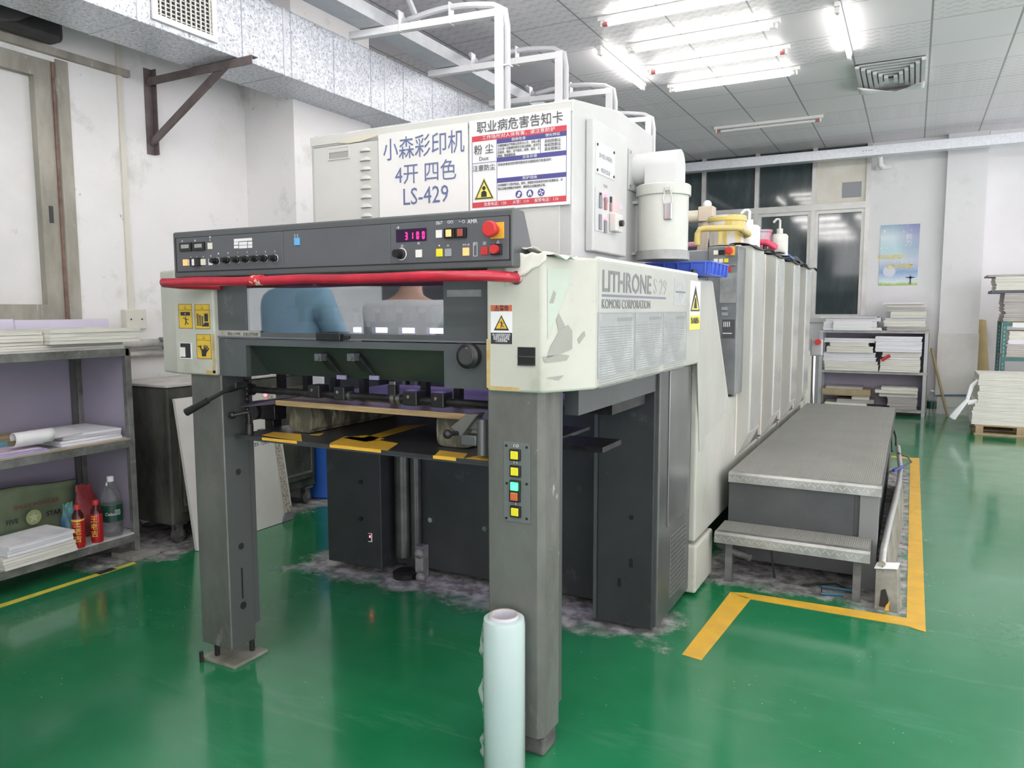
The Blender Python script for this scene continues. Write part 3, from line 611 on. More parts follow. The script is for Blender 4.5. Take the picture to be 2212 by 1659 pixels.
# labels on the corner covers
def warn_triangle(c, s, y, mat_out, mat_in, parent):
    t = [(c[0]-s, c[1]-s*.85), (c[0]+s, c[1]-s*.85), (c[0], c[1]+s*.9)]
    MB().prism(t, 1, y-.0004, y).build('triangle_border', mat_out, parent)
    t2 = [(c[0]+(a-c[0])*.72, c[1]-s*.05+(b-c[1]+s*.05)*.74) for a, b in t]
    MB().prism(t2, 1, y-.0008, y-.0004).build('triangle_field', mat_in, parent)
def man(cx, cz, s, y, parent, mat=ink_black):
    m_ = MB().lathe([(.16*s, 0), (.16*s, .0004)], (cx+.05*s, y-.0004, cz+.8*s), 12, 1)
    for q in ([(-.15, .55), (.2, .6), (.3, .0), (0, -.05)], [(-.1, .55), (-.8, .75), (-.82, .62), (-.1, .4)], [(.0, .0), (.28, .05), (-.05, -.85), (-.25, -.8)], [(.1, .0), (.3, .0), (.6, -.45), (.95, -.5), (.95, -.62), (.5, -.62)], [(.15, .6), (.6, .35), (.9, .6), (.95, .5), (.6, .2), (.2, .4)]):
        m_.prism([(cx+a*s, cz+b*s) for a, b in q], 1, y-.0004, y)
    return m_.build('pictogram', mat, parent)
y = YP
a, b, c_, d = PR(1060.5, 659, 1106.5, 743, 1, y)
lab = bx('warning_label', ink_white, cr, a, b, y-.0008, y, c_, d)
bx('label_band', label_orange, cr, a, b, y-.0012, y-.0008, d-(d-c_)*.16, d); bx('label_band', M('label_black', (.03,.03,.035), .5), cr, a, b, y-.0012, y-.0008, c_, c_+(d-c_)*.29)
text('⚠警告', ((a+b)/2, y-.0014, d-(d-c_)*.085), .016, 'F', ink_black, cr, bold=.0004)
warn_triangle(((a+b)/2, c_+(d-c_)*.54), (b-a)*.36, y-.0008, ink_black, label_yellow, cr); man((a+b)/2, c_+(d-c_)*.50, .0125, y-.0017, cr)
for i in range(4): text(['进入机器里面作业时', '必须按下停止按钮', '否则可能造成严重', '人身伤害事故'][i], ((a+b)/2, y-.0014, c_+(d-c_)*(.235-.055*i)), .0075, 'F', ink_white, cr, xs=.95)
a, b, c_, d = PR(1119, 750, 1156.5, 790, 1, y)
MB().box(a, b, y-.003, y, c_, d).build('access_slot', black, cr); 
for z in ((c_+d)/2, c_+.002): bx('slot_trim', chrome, cr, a+.001, b-.001, y-.007, y-.0035, z-.0018, z+.0018)
for (r, kind) in (((386.5, 657, 415.5, 709.5), 0), ((421.5, 657, 453.5, 710.5), 1), ((425.5, 722, 456.5, 775), 2)):
    a, b, c_, d = PR(*r, 1, y); w_ = b-a; h_ = d-c_
    bx('warning_label', label_yellow, cl, a, b, y-.001, y, c_, d)
    fr = MB()
    for q in ((a, b, c_, c_+.0015), (a, b, d-.0015, d), (a, a+.0015, c_, d), (b-.0015, b, c_, d), (a, b, d-h_*.25, d-h_*.25+.0015)): fr.box(q[0], q[1], y-.0014, y-.001, q[2], q[3])
    fr.build('label_outline', ink_black, cl)
    warn_triangle(((a+b)/2, d-h_*.125), h_*.075, y-.001, ink_black, label_yellow, cl)
    if kind == 0:
        bx('pictogram_bar', ink_black, cl, a+w_*.15, b-w_*.15, y-.0014, y-.001, c_+h_*.53, c_+h_*.68); man((a+b)/2, c_+h_*.30, h_*.20, y-.001, cl)
        MB().prism([((a+b)/2-.004, d-h_*.37), ((a+b)/2+.004, d-h_*.37), ((a+b)/2, d-h_*.45)], 1, y-.0018, y-.0014).build('pictogram_arrow', label_yellow, cl)
    elif kind == 1:
        bx('pictogram_bar', ink_black, cl, b-w_*.36, b-w_*.12, y-.0014, y-.001, c_+h_*.30, c_+h_*.62)
        MB().prism([(a+w_*.4, c_+h_*.1), (b-w_*.08, c_+h_*.1), (b-w_*.08, c_+h_*.26), (b-w_*.35, c_+h_*.26), (a+w_*.55, c_+h_*.16)], 1, y-.0014, y-.001).build('pictogram_boot', ink_black, cl)
        for k in range(3): bx('pictogram_bar', M('worn_ink', (.12,.11,.06), .5), cl, a+w_*(.12+.16*k), a+w_*(.24+.16*k), y-.0014, y-.001, c_+h_*.12, c_+h_*(.62-.05*k))
    else:
        hand = [(-.5, -.9), (.25, -.9), (.35, -.35), (.95, .35), (.8, .42), (.3, -.02), (.75, .65), (.6, .72), (.15, .12), (.42, .8), (.28, .84), (.0, .18), (.1, .8), (-.05, .8), (-.18, .1), (-.45, .25), (-.75, .6), (-.85, .5), (-.55, -.1)]
        MB().prism([((a+b)/2+u*w_*.38+w_*.03, c_+h_*.34+v*h_*.27) for u, v in hand], 1, y-.0014, y-.001).build('pictogram_hand', ink_black, cl)
        MB().prism([(a+w_*.08, c_+h_*.52), (a+w_*.25, c_+h_*.52), (a+w_*.25, c_+h_*.56), (a+w_*.36, c_+h_*.5), (a+w_*.25, c_+h_*.44), (a+w_*.25, c_+h_*.48), (a+w_*.08, c_+h_*.48)], 1, y-.0014, y-.001).build('pictogram_arrow', ink_black, cl)
a, b, c_, d = PR(390.5, 740.5, 415, 775, 1, y)
bx('switch_frame', ink_white, cl, a, b, y-.004, y, c_, d); bx('switch_well', black, cl, a+.004, b-.004, y-.0045, y-.004, c_+.004, d-.002)
bx('switch_rocker', whiteb, cl, a+.005, (a+b)/2, y-.010, y-.0045, c_+.008, d-.018, .001)
# side cover and the rest of the frame top
SX = -.886
sc_ = MB().prism([(2.262, ZT), (3.50, ZT), (3.555, 1.56), (3.555, ZB), (2.262, ZB)], 0, -.95, SX).build('side_cover', M('side_beige', (.47,.48,.435), .42, col2=(.40,.41,.37), scale=3, spots=[((.34,.35,.31), 3, .57, .14), ((.26,.27,.24), 9, .67, .04)]), dl, .01, 3)
bx('side_cover', beige, dl, -2.77, -2.71, 2.262, 3.55, ZB, ZT, .008)
MB().box(-2.71, -.95, 2.22, 3.55, ZT-.035, ZT-.01).build('top_deck', darkgrey, dl)
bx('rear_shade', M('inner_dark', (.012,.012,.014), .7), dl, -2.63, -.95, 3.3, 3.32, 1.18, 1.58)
xs_ = SX+.0012
def side_rect(r): return PR(*r, 0, SX)
p0, p1 = P(1300, 610, 0, SX), P(1452, 650, 0, SX)
def side_text(body, pxl, pyl, pxr, pyr, mat, size, squeeze=None, bold=0):
    A, B = P(pxl, pyl, 0, SX), P(pxr, pyr, 0, SX); zc = (A.z+B.z)/2
    o = text(body, (xs_, (A.y+B.y)/2, zc), size, 'S', mat, sc_, bold=bold)
    bpy.context.view_layer.update(); o.scale = ((B.y-A.y)/max(o.dimensions.x, 1e-4), 1, 1); return o
side_text('LITHRONE', 1301, 610, 1406, 617, ink_side, .098, bold=.0012)
side_text('S 29', 1412, 618, 1440, 624, M('worn_print', (.40,.41,.39), .5), .085)
A, B = P(1300, 638, 0, SX), P(1438, 648, 0, SX); bx('printed_line', M('line_blue', (.17,.19,.26), .5), sc_, SX, SX+.0008, A.y, B.y, A.z-.004, A.z+.004)
side_text('KOMORI CORPORATION', 1300, 656, 1404, 660, ink_side, .045)
for r in ((1290.5, 675, 1369, 833), (1371, 675, 1429, 818), (1431.5, 675, 1481, 802)):
    a, b = P(r[0], 750, 0, SX).y, P(r[2], 750, 0, SX).y; z0, z1 = P((r[0]+r[2])/2, (r[1]+r[3])/2+ (r[3]-r[1])*.5-6, 0, SX).z, P(1330, 677, 0, SX).z
    z0 = 1.235
    bx('notice_sheet', notice_m, sc_, SX, SX+.0012, a+.006, b-.006, z0, z1)
    f = MB()
    for q in ((a, b, z0-.004, z0), (a, b, z1, z1+.004), (a, a+.006, z0, z1), (b-.006, b, z0, z1)): f.box(SX, SX+.002, *q)
    f.build('notice_frame', M('notice_edge', (.30,.32,.34), .3), sc_)
    ln = MB(); 
    for i in range(24):
        z = z1-.045-i*.0085
        ln.box(SX+.0012, SX+.0016, a+.018, b-.018-.05*random.random()*(b-a), z, z+.0022)
    ln.build('printed_text', M('notice_ink', (.25,.27,.27), .6), sc_)
    bx('printed_heading', M('notice_ink', (.25,.27,.27)), sc_, SX+.0012, SX+.0016, a+(b-a)*.5, b-.02, z1-.026, z1-.014)
a, b, c_, d = PR(1456, 602, 1483, 660, 0, SX); bx('rating_plate', M('plate_grey', (.36,.38,.38), .4, col2=(.48,.5,.49), scale=30), sc_, SX, SX+.001, a, b, c_, d)
bx('printed_line', ink_side, sc_, SX+.001, SX+.0014, a+.02, b-.02, (c_+d)/2-.004, (c_+d)/2+.004)
a, b, c_, d = PR(1490, 607, 1512, 712, 0, SX)
bx('warning_label', sign_white, sc_, SX, SX+.0015, a, b, c_, d); h_ = d-c_
MB().prism([(a+.008, c_+h_*.38), (b-.008, c_+h_*.38), ((a+b)/2, d-.02)], 0, SX+.0015, SX+.0019).build('triangle_border', ink_black, sc_)
MB().prism([(a+.026, c_+h_*.41), (b-.026, c_+h_*.41), ((a+b)/2, d-.06)], 0, SX+.0019, SX+.0023).build('triangle_field', tri_yellow, sc_)
MB().prism([((a+b)/2-.03, c_+h_*.44), ((a+b)/2+.03, c_+h_*.44), ((a+b)/2+.008, c_+h_*.66), ((a+b)/2-.01, c_+h_*.66)], 0, SX+.0023, SX+.0026).build('pictogram', ink_black, sc_)
bx('label_band', tri_yellow, sc_, SX+.0015, SX+.0019, a, b, c_, c_+h_*.30); text('当心机械伤人', (SX+.0022, (a+b)/2, c_+h_*.18), .03, 'S', ink_black, sc_, xs=.85, bold=.001)
MB().tube([(SX-.01, 2.27, ZT-.004), (SX-.01, 3.50, ZT-.004)], .012, 8).build('plastic_edging', M('edging', (.66,.67,.62), .35), sc_)
# rear body of the delivery in beige sheet metal
BX = -.925
bd = MB().prism([(3.556, 1.60), (3.976, 1.60), (4.43, .945), (4.655, .93), (4.655, .28), (3.71, .28), (3.71, 1.19), (3.556, 1.19)], 0, -1.04, BX).build('rear_body', M('body_beige', (.50,.51,.455), .4, col2=(.42,.43,.38), scale=2, stretch=(1,1,.4), spots=[((.34,.35,.30), 3, .58, .12), ((.25,.26,.22), 10, .68, .04)]), dl, .012, 3)
bx('plinth_block', beige, dl, -1.25, BX+.01, 3.70, 4.06, .015, .265, .012)
MB().prism([(3.60, 1.595), (3.94, 1.59), (4.36, .95), (4.36, .86), (4.28, .86), (4.26, .84), (3.86, .80), (3.84, .74), (3.75, .74)], 0, BX+.001, BX+.004).build('plastic_curtain', M('curtain', (.53,.54,.49), .22, col2=(.46,.47,.43), scale=3, stretch=(1,1,.3)), bd)
# dark lower cabinets under the delivery
lc = MB().prism([(-2.86, 3.175), (-2.50, 3.195), (-2.50, 3.27), (-2.50, 3.7), (-2.86, 3.7)], 2, .045, 1.18).build('base_panel', dark, dl, .004)
MB().lathe([(.045, .10), (.045, 1.15)], (-2.43, 3.30, 0), 20).lathe([(.03, .10), (.03, 1.15)], (-2.35, 3.31, 0), 16).build('guide_column', M('guide_grey', (.12,.125,.12), .3, .5, col2=(.06,.065,.06), scale=6), dl)
bx('base_panel', dark, dl, -2.52, -1.24, 3.335, 3.6, .04, 1.18, .003)
lw = bx('base_panel', dark, dl, -1.255, -.972, 3.162, 3.7, .02, 1.18, .006)
bx('base_seam', black, lw, -1.235, -1.232, 3.1605, 3.162, .03, 1.17); bx('base_strip', darkgrey, lw, -1.252, -1.238, 3.155, 3.163, .03, 1.17)
for px, py in ((1364, 1118),): 
    q = P(px, py, 1, 3.162); cy('panel_hole', black, lw, (q.x, 3.1605, q.z), (q.x, 3.163, q.z), .012, 12)
for px, py in ((1363, 1216), (1338, 1258)): 
    q = P(px, py, 1, 3.162); bx('panel_catch', black, lw, q.x-.008, q.x+.008, 3.1605, 3.163, q.z-.02, q.z+.02)
for px, py in ((779, 1041), (780, 1121)):
    q = P(px, py, 1, 3.185); cy('panel_hole', black, lc, (q.x, q.y-.008, q.z), (q.x, q.y+.003, q.z), .011, 12)
q = P(800, 1161, 1, 3.185); bx('panel_catch', ink_white, lc, q.x-.011, q.x+.011, q.y-.006, q.y+.003, q.z-.024, q.z+.024); bx('catch_window', black, lc, q.x-.009, q.x+.009, q.y-.008, q.y-.006, q.z-.018, q.z+.022); bx('indicator_light', redlit, lc, q.x+.0, q.x+.008, q.y-.010, q.y-.008, q.z+.002, q.z+.014)
for px, py in ((930, 1123), (1047, 1142)):
    q = P(px, py, 1, 3.334); cy('panel_latch', chrome, dl, (q.x, 3.328, q.z), (q.x, 3.336, q.z), .014, 12)
q = P(908, 1215, 1, 3.28); 
hg = MB().box(q.x-.03, q.x+.02, 3.27, 3.335, q.z-.09, q.z+.09).build('foot_clamp', M('dusty_iron', (.28,.28,.27), .6, .2, col2=(.12,.12,.12), scale=12), dl, .006)
for dx_, dz_ in ((.012, .06), (.018, -.07)): MB().ball((q.x+dx_, 3.255, q.z+dz_), .028).build('clamp_boss', M('dusty_iron', (.28,.28,.27)), hg)
MB().lathe([(.07, 0), (.07, .03), (.05, .04)], (-2.39, 3.26, 0), 20).build('levelling_foot', iron, dl)
# right end face of the lower cabinet: silver door with grille
ex = -.953
eb = MB().box(-.99, ex, 3.172, 3.705, .035, 1.185).build('end_panel', M('end_panel', (.15,.155,.155), .32, .5, col2=(.10,.105,.105), scale=3), dl, .006)
bx('end_door', M('end_door', (.28,.29,.285), .25, .6, col2=(.17,.175,.17), scale=3, stretch=(1,1,.5)), eb, ex, ex+.006, 3.30, 3.66, .46, 1.18, .004)
a, b = 3.36, 3.62
bx('vent_shade', black, eb, ex, ex+.001, a, b, .11, .40)
gm = MB()
for i in range(12): gm.box(ex+.001, ex+.005, a+(b-a)*i/11-.002, a+(b-a)*i/11+.002, .11, .40)
for i in range(14): gm.box(ex+.001, ex+.0045, a, b, .11+.29*i/13-.002, .11+.29*i/13+.002)
gm.build('vent_grille', M('vent_metal', (.30,.31,.30), .35, .6), eb)
# machinery seen between the right post and the cabinet
bx('inner_bracket', iron, dl, -1.2, -.98, 2.55, 2.75, .93, .95); bx('inner_bracket', iron, dl, -1.15, -1.0, 2.7, 3.1, 1.05, 1.15)
bx('inner_panel', darkgrey, dl, -1.02, -.97, 2.30, 3.15, 1.10, 1.19)

# control console
YC = 2.0
cz0, cz1 = 1.578, 1.748
co = MB().prism([(YC, cz0), (YC, cz1), (YC+.008, cz1+.005), (YC+.075, cz1+.002), (YC+.16, cz0+.0)], 0, -2.548, -1.057).build('control_console', console_edge, dl, .006, 3)
yf = YC-.002
x_of = lambda px, py: P(px, py, 1, YC)
segs = [(381, 612), (612.5, 844), (844.5, 1101)]
for a_, b_ in segs:
    A, B = P(a_, 545, 1, YC).x, P(b_, 535, 1, YC).x
    bx('console_panel', console_m, co, A+.002, B-.002, yf, YC+.002, cz0+.022, cz1-.020, .002)
sd = M('console_seam', (.015,.015,.016), .6)
A, B = P(381, 545, 1, YC).x, P(1101, 530, 1, YC).x
s_ = MB()
for q in ((A-.002, B+.002, cz1-.021, cz1-.018), (A-.002, B+.002, cz0+.019, cz0+.022), (A-.003, A+.001, cz0+.02, cz1-.019), (B-.001, B+.003, cz0+.02, cz1-.019)): s_.box(q[0], q[1], YC-.0012, YC, q[2], q[3])
s_.build('console_seam', sd, co)
def cbox(name, mat, r, depth=.004, y=yf, bev=.001):
    a, b, c_, d = PR(*r, 1, y); return bx(name, mat, co, a, b, y-depth, y, c_, d, bev)
for r in ((390.5, 524.5, 415.5, 543), (419.5, 523, 443.5, 541.5)):
    cbox('counter_body', black, r, .008); q = [r[0]+4, r[1]+4, r[2]-4, r[3]-6]; cbox('counter_lcd', lcd, q, .0085)
for r, m_ in (((450, 524.5, 459, 538.5), creamb), ((396.6, 560.5, 406, 574), orangeb), ((408.5, 560.5, 417, 574), whiteb), ((435, 559.5, 444.5, 573), creamb), ((452, 559, 460, 573), whiteb), ((637, 514, 648, 530), blueb),
              ((899, 539.5, 912, 556.5), whiteb), ((942.5, 497, 956, 514), whiteb), ((943, 537.5, 957, 554.5), yellowb), ((962, 537, 976, 554), greyb), ((1000.5, 535, 1014, 552.5), orangeb), ((1040, 533.5, 1054.5, 550.5), redb)):
    cbox('push_button', m_, r)
cbox('switch_frame', black, (416.5, 557.5, 434.5, 575), .016); cbox('switch_rocker', whiteb, (422, 560, 427, 574), .017)
for r, m_ in (((962, 493.5, 984.5, 515), orangeb), ((986.5, 492, 1009, 514), M('brick_button', (.36,.08,.06), .4))):
    cbox('button_guard', black, r, .010); cbox('push_button', m_, (r[0]+5, r[1]+3, r[2]-6, r[3]-3), .012)
cbox('display_window', display_m, (856, 494, 922.5, 522), .002)
q = PR(875, 502, 919, 516, 1, yf)
for i, (ch) in enumerate('3100'):
    x = q[0]+(q[1]-q[0])*(.08+.28*i); zc = (q[2]+q[3])/2; hh = (q[3]-q[2])*.5; ww = hh*.62
    S = {'3': 'abcdg', '1': 'bc', '0': 'abcdef'}[ch]; g = MB(); t_ = .0017
    seg_ = {'a': (-ww/2, ww/2, hh-t_, hh+t_), 'd': (-ww/2, ww/2, -hh-t_, -hh+t_), 'g': (-ww/2, ww/2, -t_, t_), 'b': (ww/2-t_, ww/2+t_, .001, hh-.001), 'c': (ww/2-t_, ww/2+t_, -hh+.001, -.001), 'f': (-ww/2-t_, -ww/2+t_, .001, hh-.001), 'e': (-ww/2-t_, -ww/2+t_, -hh+.001, -.001)}
    for k in S: u = seg_[k]; g.box(x+u[0], x+u[1], yf-.0026, yf-.0022, zc+u[2], zc+u[3])
    g.build('display_digit', redlit2, co)
for px, py in ((470, 564), (493, 562.5), (514, 561), (534, 560), (554, 559), (573.5, 558.5), (595.5, 558)):
    q = P(px, py, 1, yf); c0 = (q.x, yf, q.z)
    MB().lathe([(.0135, -.001), (.0135, -.003)][::-1], c0, 20, 1).build('dial_ring', ink_white, co)
    kn = MB().lathe([(.009, -.032), (.0105, -.012), (.0125, -.011), (.0125, -.0015)], c0, 20, 1).build('control_knob', black, co)
q = P(868, 549, 1, yf); MB().lathe([(.020, -.003), (.020, -.001)], (q.x, yf, q.z), 24, 1).build('dial_ring', ink_white, co)
MB().lathe([(.013, -.036), (.014, -.012), (.017, -.011), (.017, -.002)], (q.x, yf, q.z), 20, 1).build('control_knob', black, co)
for r in ((505.5, 515, 544.5, 521), (505.5, 522.5, 515, 529), (516.5, 522.5, 534, 529), (535.5, 522, 545, 528.5), (505.5, 530.5, 515, 536.5), (516.5, 530, 534, 536.5), (535.5, 529.5, 545, 535.5)): cbox('write_on_strip', ink_white, r, .0006)
cbox('estop_plate', M('estop_yellow', (.72,.40,.04), .45), (1060, 480.5, 1089.5, 516), .003)
q = P(1069.5, 496.5, 1, yf)
MB().lathe([(.016, -.022), (.016, -.003)], (q.x, yf, q.z), 20, 1).build('estop_neck', redb, co); MB().lathe([(.02, -.042), (.024, -.038), (.024, -.026), (.02, -.022)], (q.x, yf, q.z), 24, 1).build('estop_mushroom', redb, co)
q = P(1073, 539, 1, yf); cbox('button_guard', black, (1062, 527, 1085, 551), .008); MB().lathe([(.0135, -.022), (.0135, -.006)], (q.x, yf, q.z), 20, 1).build('push_button', redb, co)
f_ = MB(); a, b, c_, d = PR(1022.5, 523.5, 1031, 553.5, 1, yf)
for u in ((a, a+.0012, c_, d), (b-.0012, b, c_, d), (a, b, c_, c_+.0012), (a, b, d-.0012, d)): f_.box(u[0], u[1], yf-.0006, yf, u[2], u[3])
f_.build('indicator_outline', ink_white, co); 
for s__, px, py, sz in (('AMR', 1020.5, 478.5, .017), ('→', 859.5, 492, .016), ('⊙', 869, 531.5, .014), ('▣', 904.5, 526, .010), ('▣⇄', 949, 482, .013), ('○○', 973, 480, .012), ('↳○', 998, 479.5, .012), ('▷', 1026.5, 528, .010), ('▣', 1047, 526, .013), ('△', 1076, 523, .012), ('•', 949, 531, .02), ('=', 968, 531, .014), ('⇔⇒', 1007, 529, .012), ('▯▯', 640, 509, .012), ('▦', 394, 521.5, .008), ('▦', 421.5, 520, .008), ('▦', 454, 512.5, .009), ('○', 454, 519, .008), ('A', 412.5, 555.5, .007), ('S', 425.5, 555, .007), ('D', 439.5, 554.5, .007), ('○', 455.5, 553, .008)):
    q = P(px, py, 1, yf); text(s__, (q.x, yf-.0006, q.z), sz, 'F', ink_white, co)
for i, (px, py) in enumerate(((472, 548), (493, 547), (514, 545.5), (534, 544.8), (553.5, 544.2), (573.5, 543.7), (594, 543))):
    q = P(px, py, 1, yf); text(['■', '▤', '1', '2', '3', '4', '5'][i], (q.x, yf-.0006, q.z), .008, 'F', ink_white, co)

# red padded handrail
yr = 1.93
A, B = P(345, 611, 1, yr), P(1000, 596, 1, yr)
path = [(-2.36, 2.06, 1.546), (-2.50, 1.99, 1.55), (-2.545, 1.945, A.z), (-2.52, 1.93, A.z+.001)]+[(-2.48+i*.165, yr, A.z+(B.z-A.z)*i/8+.002*math.sin(i*2)) for i in range(9)]+[(-1.12, 1.945, B.z), (-1.085, 2.0, B.z-.002), (-1.07, 2.055, B.z-.004)]
MB().tube(path, .0165, 14).build('handrail', red, dl)
q = P(549, 605, 1, yr-.016); MB().tube([(q.x-.024, yr, q.z-.0), (q.x+.024, yr, q.z)], .019, 12).build('rail_patch', M('rail_tape', (.6,.03,.04), .2, col2=(.66,.60,.50), scale=60, lo=.55, hi=.6), dl)
MB().lathe([(.021, 0), (.021, .004)], (-1.07, 2.046, B.z-.004), 16, 1).build('rail_socket', chrome, dl)

# upper window cover and lower beam
YS = 2.072
wx0, wx1, wz0, wz1 = P(530, 680, 1, YS).x, P(958, 675, 1, YS).x, P(745, 721, 1, YS).z, 1.565
wc = MB().box(-2.411, wx0, YS, YS+.02, 1.346, 1.575).box(wx1, -1.1875, YS, YS+.02, 1.346, 1.575).box(wx0, wx1, YS, YS+.02, 1.346, wz0).box(wx0, wx1, YS, YS+.02, wz1, 1.575).build('window_cover', darkgrey, dl)
bx('cover_lip', M('lip_grey', (.16,.17,.17), .35, .3), wc, -2.41, -1.19, YS-.006, YS, 1.346, 1.352)
# semi-mirroring acrylic
pm = bpy.data.materials.new('smoked_acrylic'); pm.use_nodes = True; nt = pm.node_tree; N_ = nt.nodes; L_ = nt.links
for n_ in list(N_):
    if n_.type == 'BSDF_PRINCIPLED': N_.remove(n_)
g1 = N_.new('ShaderNodeBsdfGlossy'); g1.inputs['Roughness'].default_value = .02; g1.inputs['Color'].default_value = (.9, .92, .95, 1)
t1 = N_.new('ShaderNodeBsdfTransparent'); t1.inputs['Color'].default_value = (.72, .74, .76, 1); mx = N_.new('ShaderNodeMixShader'); mx.inputs[0].default_value = .36
L_.new(t1.outputs[0], mx.inputs[1]); L_.new(g1.outputs[0], mx.inputs[2]); L_.new(mx.outputs[0], N_['Material Output'].inputs[0])
bx('window_pane', pm, wc, wx0, wx1, YS+.006, YS+.010, wz0, wz1)
bx('notice_strip', M('strip_label', (.42,.42,.37), .5, col2=(.30,.30,.26), scale=30), wc, *PR(472, 714, 563, 728, 1, YS)[:2], YS-.001, YS, *PR(472, 714, 563, 728, 1, YS)[2:])
q = P(525, 722, 1, YS); text('纸台上升时，注意上升高度', (q.x, YS-.0014, q.z), .0135, 'F', ink_black, wc)
hb = PR(691, 720, 757, 737, 1, YS); bx('cover_handle', black, wc, hb[0], hb[1]-.03, YS-.022, YS, hb[2]+.002, hb[3], .003); bx('handle_clip', black, wc, hb[1]-.03, hb[1], YS-.012, YS, hb[2]+.006, hb[3]-.008, .002)
hg_ = MB()
for k in range(5): hg_.box(hb[0]+.003, hb[1]-.034, YS-.0235, YS-.022, hb[2]+.006+k*.006, hb[2]+.008+k*.006)
hg_.build('grip_rib', iron, wc)
q = PR(966, 626, 1040, 641, 1, YS); bx('label_remains', M('peeled_label', (.20,.21,.21), .5, col2=(.12,.13,.135), scale=12, spots=[((.55,.54,.48), 18, .66, .04)]), wc, q[0], q[1], YS-.001, YS, q[2], q[3])
# innards behind the pane: gripper bars with blocks, a cylinder, an ioniser lamp
bx('inner_bar', M('bar_steel', (.45,.45,.46), .35, .7), dl, -2.6, -.97, 2.62, 2.66, 1.44, 1.46)
MB().tube([(-2.6, 2.75, 1.50), (-.97, 2.75, 1.50)], .05, 18).build('inner_roller', M('roller_grey', (.35,.36,.37), .4, .4, col2=(.18,.19,.2), scale=6), dl)
for i in range(13): bx('gripper_block', M('gripper_grey', (.22,.22,.23), .4, .4), dl, -2.45+i*.115, -2.42+i*.115, 2.56, 2.64, 1.40, 1.47, .004)
bx('ioniser_lamp', M('violet_lamp', (.50,.42,1), .4, emit=3.0), dl, -2.5, -1.0, 3.0, 3.03, 1.34, 1.365)
for i in range(9): bx('gripper_plate', iron, dl, -2.4+i*.16, -2.335+i*.16, 2.94, 2.97, 1.28, 1.37)
# lower beam: grey ends, recessed dark green middle
bxl, bxr = P(533, 780, 1, YS).x, P(960, 790, 1, YS).x; bz0, bz1 = 1.197, 1.342; bt = P(745, 752, 1, YS).z
lb = MB().box(-2.414, bxl, YS-.002, YS+.02, bz0, bz1).box(bxr, -1.1875, YS-.002, YS+.02, bz0, bz1).box(bxl, bxr, YS-.002, YS+.02, bt, bz1).build('lower_beam', darkgrey, dl)
MB().hexa([(bxl-.012, YS+.12, bz0+.002), (bxr+.012, YS+.12, bz0+.002), (bxr+.012, YS+.125, bz0+.002), (bxl-.012, YS+.125, bz0+.002)], [(bxl-.012, YS+.021, bt+.004), (bxr+.012, YS+.021, bt+.004), (bxr+.012, YS+.026, bt+.004), (bxl-.012, YS+.026, bt+.004)]).build('recess_panel', recess_green, lb)
MB().prism([(YS+.02, bt), (YS+.02, bz0), (YS+.12, bz0)], 0, bxl-.004, bxl).prism([(YS+.02, bt), (YS+.02, bz0), (YS+.12, bz0)], 0, bxr, bxr+.004).build('recess_cheek', recess_green, lb)
for px in (712, 782):
    q = P(px, 778, 1, YS+.05); q.y = YS+.045
    lt = MB().hexa([(q.x-.008, q.y, q.z-.035), (q.x+.05, q.y+.012, q.z-.055), (q.x+.05, q.y+.02, q.z-.055), (q.x-.008, q.y+.02, q.z-.035)], [(q.x-.022, q.y-.03, q.z+.02), (q.x+.012, q.y-.03, q.z+.016), (q.x+.012, q.y, q.z+.016), (q.x-.022, q.y, q.z+.02)])
    o_ = lt.build('latch', iron, lb, .003); MB().box(q.x-.022, q.x+.010, q.y-.05, q.y-.02, q.z, q.z+.026).tube([(q.x-.006, q.y-.055, q.z+.012), (q.x-.006, q.y-.04, q.z+.012)], .010, 10).build('latch_screw', M('latch_steel', (.16,.17,.18), .35, .6), lb)
    bx('latch_slot', M('slot_violet', (.25,.22,.36), .5), lb, q.x+.02, q.x+.06, q.y+.018, q.y+.026, q.z-.07, q.z-.055)
q = P(1018.5, 768.5, 1, YS); MB().lathe([(.030, -.032), (.040, -.026), (.040, -.004), (.036, 0)], (q.x, YS-.002, q.z), 28, 1).build('round_knob', black, lb)
MB().lathe([(.026, -.034), (.028, -.0322)], (q.x, YS-.002, q.z), 28, 1).build('knob_face', M('knob_face', (.05,.05,.05), .15), lb)
# rod with clamp blocks below the beam
yb = 2.20; zr = 1.131
rd = MB().tube([(-2.39, yb, zr), (-1.2, yb, zr)], .014, 14).build('guide_rod', iron, dl)
for r in ((664, 832, 689, 860), (720, 836, 743, 865), (869, 845, 900, 877), (930, 849, 958, 881)):
    a, b, c_, d = PR(*r, 1, yb-.03); MB().box(a, b, yb-.03, yb+.03, c_, d).build('rod_clamp', black, rd, .004)
    cy('clamp_screw', chrome, rd, ((a+b)/2-.004, yb-.031, (c_+d)/2+.006), ((a+b)/2-.004, yb-.034, (c_+d)/2+.006), .006, 10)
for px in (757, 852, 864, 905): q = P(px, 862, 1, yb); MB().tube([(q.x-.008, yb, zr), (q.x+.008, yb, zr)], .019, 14).build('rod_collar', M('collar', (.22,.22,.22), .3, .8), rd)
q = P(850, 845, 1, yb); MB().box(q.x-.02, q.x+.015, yb-.01, yb+.01, zr, zr+.05).build('side_jogger', iron, rd, .004); MB().box(q.x-.06, q.x-.03, yb+.05, yb+.08, zr+.02, zr+.06).build('paper_stop', M('collar', (.22,.22,.22)), rd, .004)
MB().tube([(-2.395, yb, zr), (-2.36, yb, zr)], .024, 14).build('rod_collar', iron, rd)
for k in range(8):
    bx('stop_finger', iron, dl, -2.33+k*.145, -2.305+k*.145, 2.30, 2.33, 1.10, 1.24)
bx('inner_rail', M('violet_grey', (.10,.09,.14), .4), dl, -2.38, -1.2, 2.60, 2.64, 1.16, 1.20)
